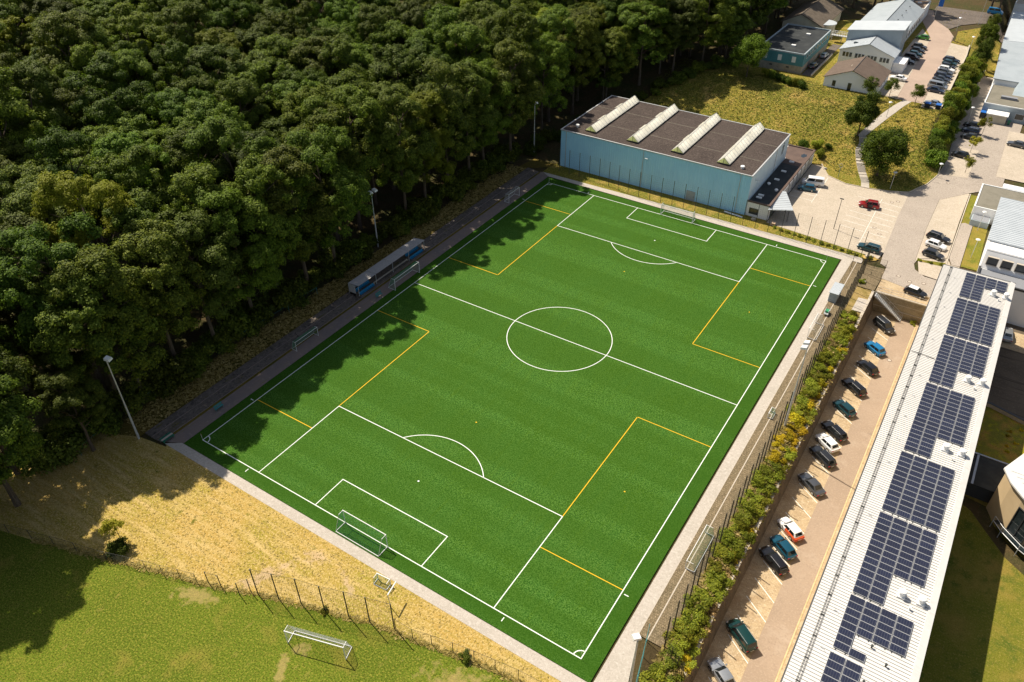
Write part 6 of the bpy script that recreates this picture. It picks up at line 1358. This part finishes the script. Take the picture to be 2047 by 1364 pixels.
# shrubs: leafy domes without a trunk
def shrub_variant(n, size, mat, rx, h, ncl, rc, shell=0.45):
    cs = [(RG.uniform(-1, 1)*rx*0.7, RG.uniform(-1, 1)*rx*0.7, RG.uniform(0.12, 0.75)*h) for _ in range(ncl)]; rs = [rc*RG.uniform(0.7, 1.2) for _ in range(ncl)]
    v = leaves(rng, cs, rs, n, size, shell=shell); v[:, 2] = np.maximum(v[:, 2], 0.01); return leaf_mesh('foliage', v, M[mat])
SHR = {'green': [shrub_variant(1700, 0.17, 'leaf_shrub', 0.9, 1.1, 9, 0.42) for _ in range(3)], 'gold': [shrub_variant(1500, 0.15, 'leaf_gold', 0.8, 1.2, 10, 0.36, 0.3) for _ in range(2)], 'dry': [shrub_variant(900, 0.16, 'leaf_dry', 0.9, 0.7, 9, 0.36, 0.2) for _ in range(2)],
       'dark': [shrub_variant(3600, 0.26, 'leaf_dark', 1.7, 2.6, 14, 0.75) for _ in range(3)], 'hedge': [shrub_variant(5200, 0.24, 'leaf_shrub' if q else 'leaf', 1.6, 3.0, 18, 0.8) for q in range(2)]}
stem_m = MB(); stem_m.tube((0, 0, -0.3), (0.05, 0, 0.55), 0.03, 0.015, n=5); stem_m.tube((0.02, 0, 0.1), (-0.25, 0.15, 0.6), 0.02, 0.01, n=5); stem_m.tube((0.02, 0, 0.1), (0.2, -0.25, 0.6), 0.02, 0.01, n=5); STEM = stem_m.mesh('stem', M['bark'])
def shrub(kind, label, x, y, s, group=None, sz=None, name='shrub'):
    t = thing(name, label, 'shrub', (x, y, zt(x, y)-0.05), RG.random()*6.28, group); t.scale = (s, s, sz or s)
    link('foliage', RG.choice(SHR[kind]), t); link('stem', STEM, t)
for y0 in range(64):    # planted bank
    y = -52+y0*1.36+RG.uniform(-0.5, 0.5)
    if y > 34: break
    for x in (40.35, 41.6):
        yy = y+RG.uniform(-0.5, 0.5)
        gold = (5.5 < yy < 13 and x > 41 and RG.random() < 0.7) or (-8.5 < yy < 3.5 and RG.random() < 0.8) or RG.random() < 0.05
        kd = 'gold' if gold else ('dry' if RG.random() < 0.14 else 'green')
        lab = {'gold': 'yellow flowering shrub on the planted bank', 'dry': 'dry straw coloured clump on the planted bank', 'green': 'green shrub on the planted bank behind the fence'}[kd]
        zn = ' near the bottom' if yy < -22 else ' along its middle' if yy < 6 else ' towards the far end'
        shrub(kd, lab+zn, x+RG.uniform(-0.35, 0.35), yy, RG.uniform(1.05, 1.6), {'gold': 'yellow shrubs on the bank', 'dry': 'dry clumps on the bank', 'green': 'green shrubs on the bank'}[kd]+zn, sz=RG.uniform(0.6, 1.05))
for k in range(46):     # undergrowth at the foot of the wood
    y = -66+k*2.75+RG.uniform(-1, 1); x = -45.7-RG.random()*3.2
    shrub('dark', 'dark bush in the undergrowth at the foot of the wood', x, y, RG.uniform(1.0, 2.2), 'undergrowth bushes of the wood')
for k in range(26):
    y = 62+k*2.8; x = wood_edge(y)+2.5+RG.uniform(-1.5, 1.2)
    if -37 < x < 14 and y < 88: x = -38.5
    shrub('dark', 'dark bush along the wood edge behind the blue hall', x, y, RG.uniform(0.8, 1.3), 'bushes behind the hall')
for k in range(52):     # hedge bank beside the upper lot
    y = 113+k*1.3; x = (41.9 if k % 2 else 40.2)+RG.uniform(-0.7, 0.7)
    shrub('hedge', 'leafy hedge shrub between upper car park and lower road', x, y, RG.uniform(0.75, 1.15), 'hedge shrubs beside the upper lot')
for k, (x, y, s) in enumerate(((42.2, 106.5, 1.45), (41.2, 109.5, 1.2), (40.6, 112.3, 1.0))): shrub('hedge', ('big round dark bush at the hedge end by the street lamp', 'second bush of the hedge end', 'third bush of the hedge end')[k], x, y, s)
for k, (x, y, s) in enumerate(((13.2, 98.2, 0.9), (15.8, 100.4, 0.8), (17.6, 97.4, 0.7), (18.4, 101.6, 0.5))): shrub('hedge', 'green bush behind the hall annex on the meadow', x, y, s, 'bushes behind the annex')
for k in range(7): shrub('hedge', 'bush in the leafy row below the teal house', -7.5+1.9*k, 128.8-0.75*k+RG.uniform(-0.4, 0.4), 0.75, 'bushes below the teal house')
shrub('green', 'scrawny shrub on the forecourt setts above the slab', 39.9, 46.4, 0.8); shrub('green', 'shrub on the round grass island by the teal estate', 39.1, 56.0, 0.7); shrub('green', 'weed bush at the foot of the end wall', 50.9, 43.6, 0.7)
shrub('green', 'small bush on the tall practice fence foot', 3.5, -61.7, 0.55); shrub('dark', 'lone dark bush at the low practice fence', 21.2, -57.4, 0.42); shrub('dark', 'dark shrub under the sapling by the practice fence', -25.0, -69.4, 0.8)
for k in range(13): shrub('green', 'low hedge plant between far fence and car park', 19.2+1.45*k, 57.7-0.15*k, RG.uniform(0.45, 0.62), 'low hedge at the far fence')
for k in range(9): shrub('gold', 'yellow plant cushion in the bed beside the beige building', 70.4+RG.uniform(-1.4, 1.6), 12.8+1.3*k, RG.uniform(0.4, 0.6), 'yellow cushions in the bed', sz=0.3)
for k, (x, y) in enumerate(((47.6, 60.6), (49.6, 60.7), (51.8, 61.0), (53.6, 87.0))): shrub('green', ('left grass clump below the three parked cars', 'middle grass clump below the three parked cars', 'right grass clump below the three parked cars', 'low bush beside the dark roofed block')[k], x, y, 0.5)

# ------------------------------------------------------------------ grass tufts (stuff)
def tufts(name, label, cat, n, area, size, mat, test=None, seed=5):
    g = np.random.default_rng(seed); P = []
    while len(P) < n:
        x, y = area(g)
        if test is None or test(x, y): P.append((x, y, zt(x, y)))
    P = np.array(P); n3 = 3; v = []
    for b in range(n3):
        a = g.random(n)*6.28; s = size*(0.6+0.8*g.random(n)); hh = s*(0.2+0.35*g.random(n)); ln = (g.random((n, 2))-0.5)*s[:, None]*2.6
        dx, dy = np.cos(a)*s*0.5, np.sin(a)*s*0.5; off = (g.random((n, 2))-0.5)*size
        bx, by = P[:, 0]+off[:, 0], P[:, 1]+off[:, 1]
        v.append(np.stack([np.stack([bx-dx, by-dy, P[:, 2]], 1), np.stack([bx+dx, by+dy, P[:, 2]], 1), np.stack([bx+dx*0.5+ln[:, 0], by+dy*0.5+ln[:, 1], P[:, 2]+hh], 1), np.stack([bx-dx*0.5+ln[:, 0], by-dy*0.5+ln[:, 1], P[:, 2]+hh], 1)], 1).reshape(-1, 3))
    o = link(name, leaf_mesh(name, np.concatenate(v), M[mat])); tag(o, label, cat, kind='stuff'); return o
def fence_y(x): return np.interp(x, [-52, -36, -20, -9.7, -5.1, 0.3, 8.9, 14.5, 24.6, 33], [-79, -74.6, -69.4, -66.2, -64.4, -62.5, -59.9, -58.8, -56.8, -56.1])
tufts('dry_grass_tufts', 'short dry straw grass on the slope before the pitch', 'grass', 5000, lambda g: (g.uniform(-46, 33), g.uniform(-78, -54.0)), 0.11, 'tuft', lambda x, y: y > fence_y(x)+0.2 and not (x < -33 and y > -55))
tufts('fence_foot_grass', 'longer dry grass along the foot of the practice fence', 'grass', 1500, lambda g: (lambda x: (x, fence_y(x)+g.normal()*0.2))(g.uniform(-36, 33)), 0.2, 'tuft', seed=6)
tufts('meadow_grass', 'rough yellow green grass of the meadow slope', 'grass', 15000, lambda g: (g.uniform(-34, 42), g.uniform(87, 131)), 0.2, 'tuft_green', lambda x, y: not (x < 17.2 and y < 94.4) and y > 90.5+(4 if x < 22 else 0) and zt(x, y) > 0.06 and not (22.8 < x < 31.8 and abs(x-np.interp(y, [87, 91, 95.5, 99.5, 103.6, 106, 109, 114, 121, 129.5], [30.9, 30.1, 28.2, 26.6, 25.2, 25.4, 24.1, 25.6, 27.8, 30])) < 1.2), seed=7)
tufts('bank_grass', 'tall dry grass between the bank shrubs', 'grass', 14000, lambda g: (g.uniform(39.7, 42.35), g.uniform(-60, 35)), 0.42, 'tuft', seed=9)
tufts('verge_grass', 'shaded verge grass between track and wood', 'grass', 7000, lambda g: (g.uniform(-45.8, -40.7), g.uniform(-54, 54)), 0.24, 'tuft', seed=10)
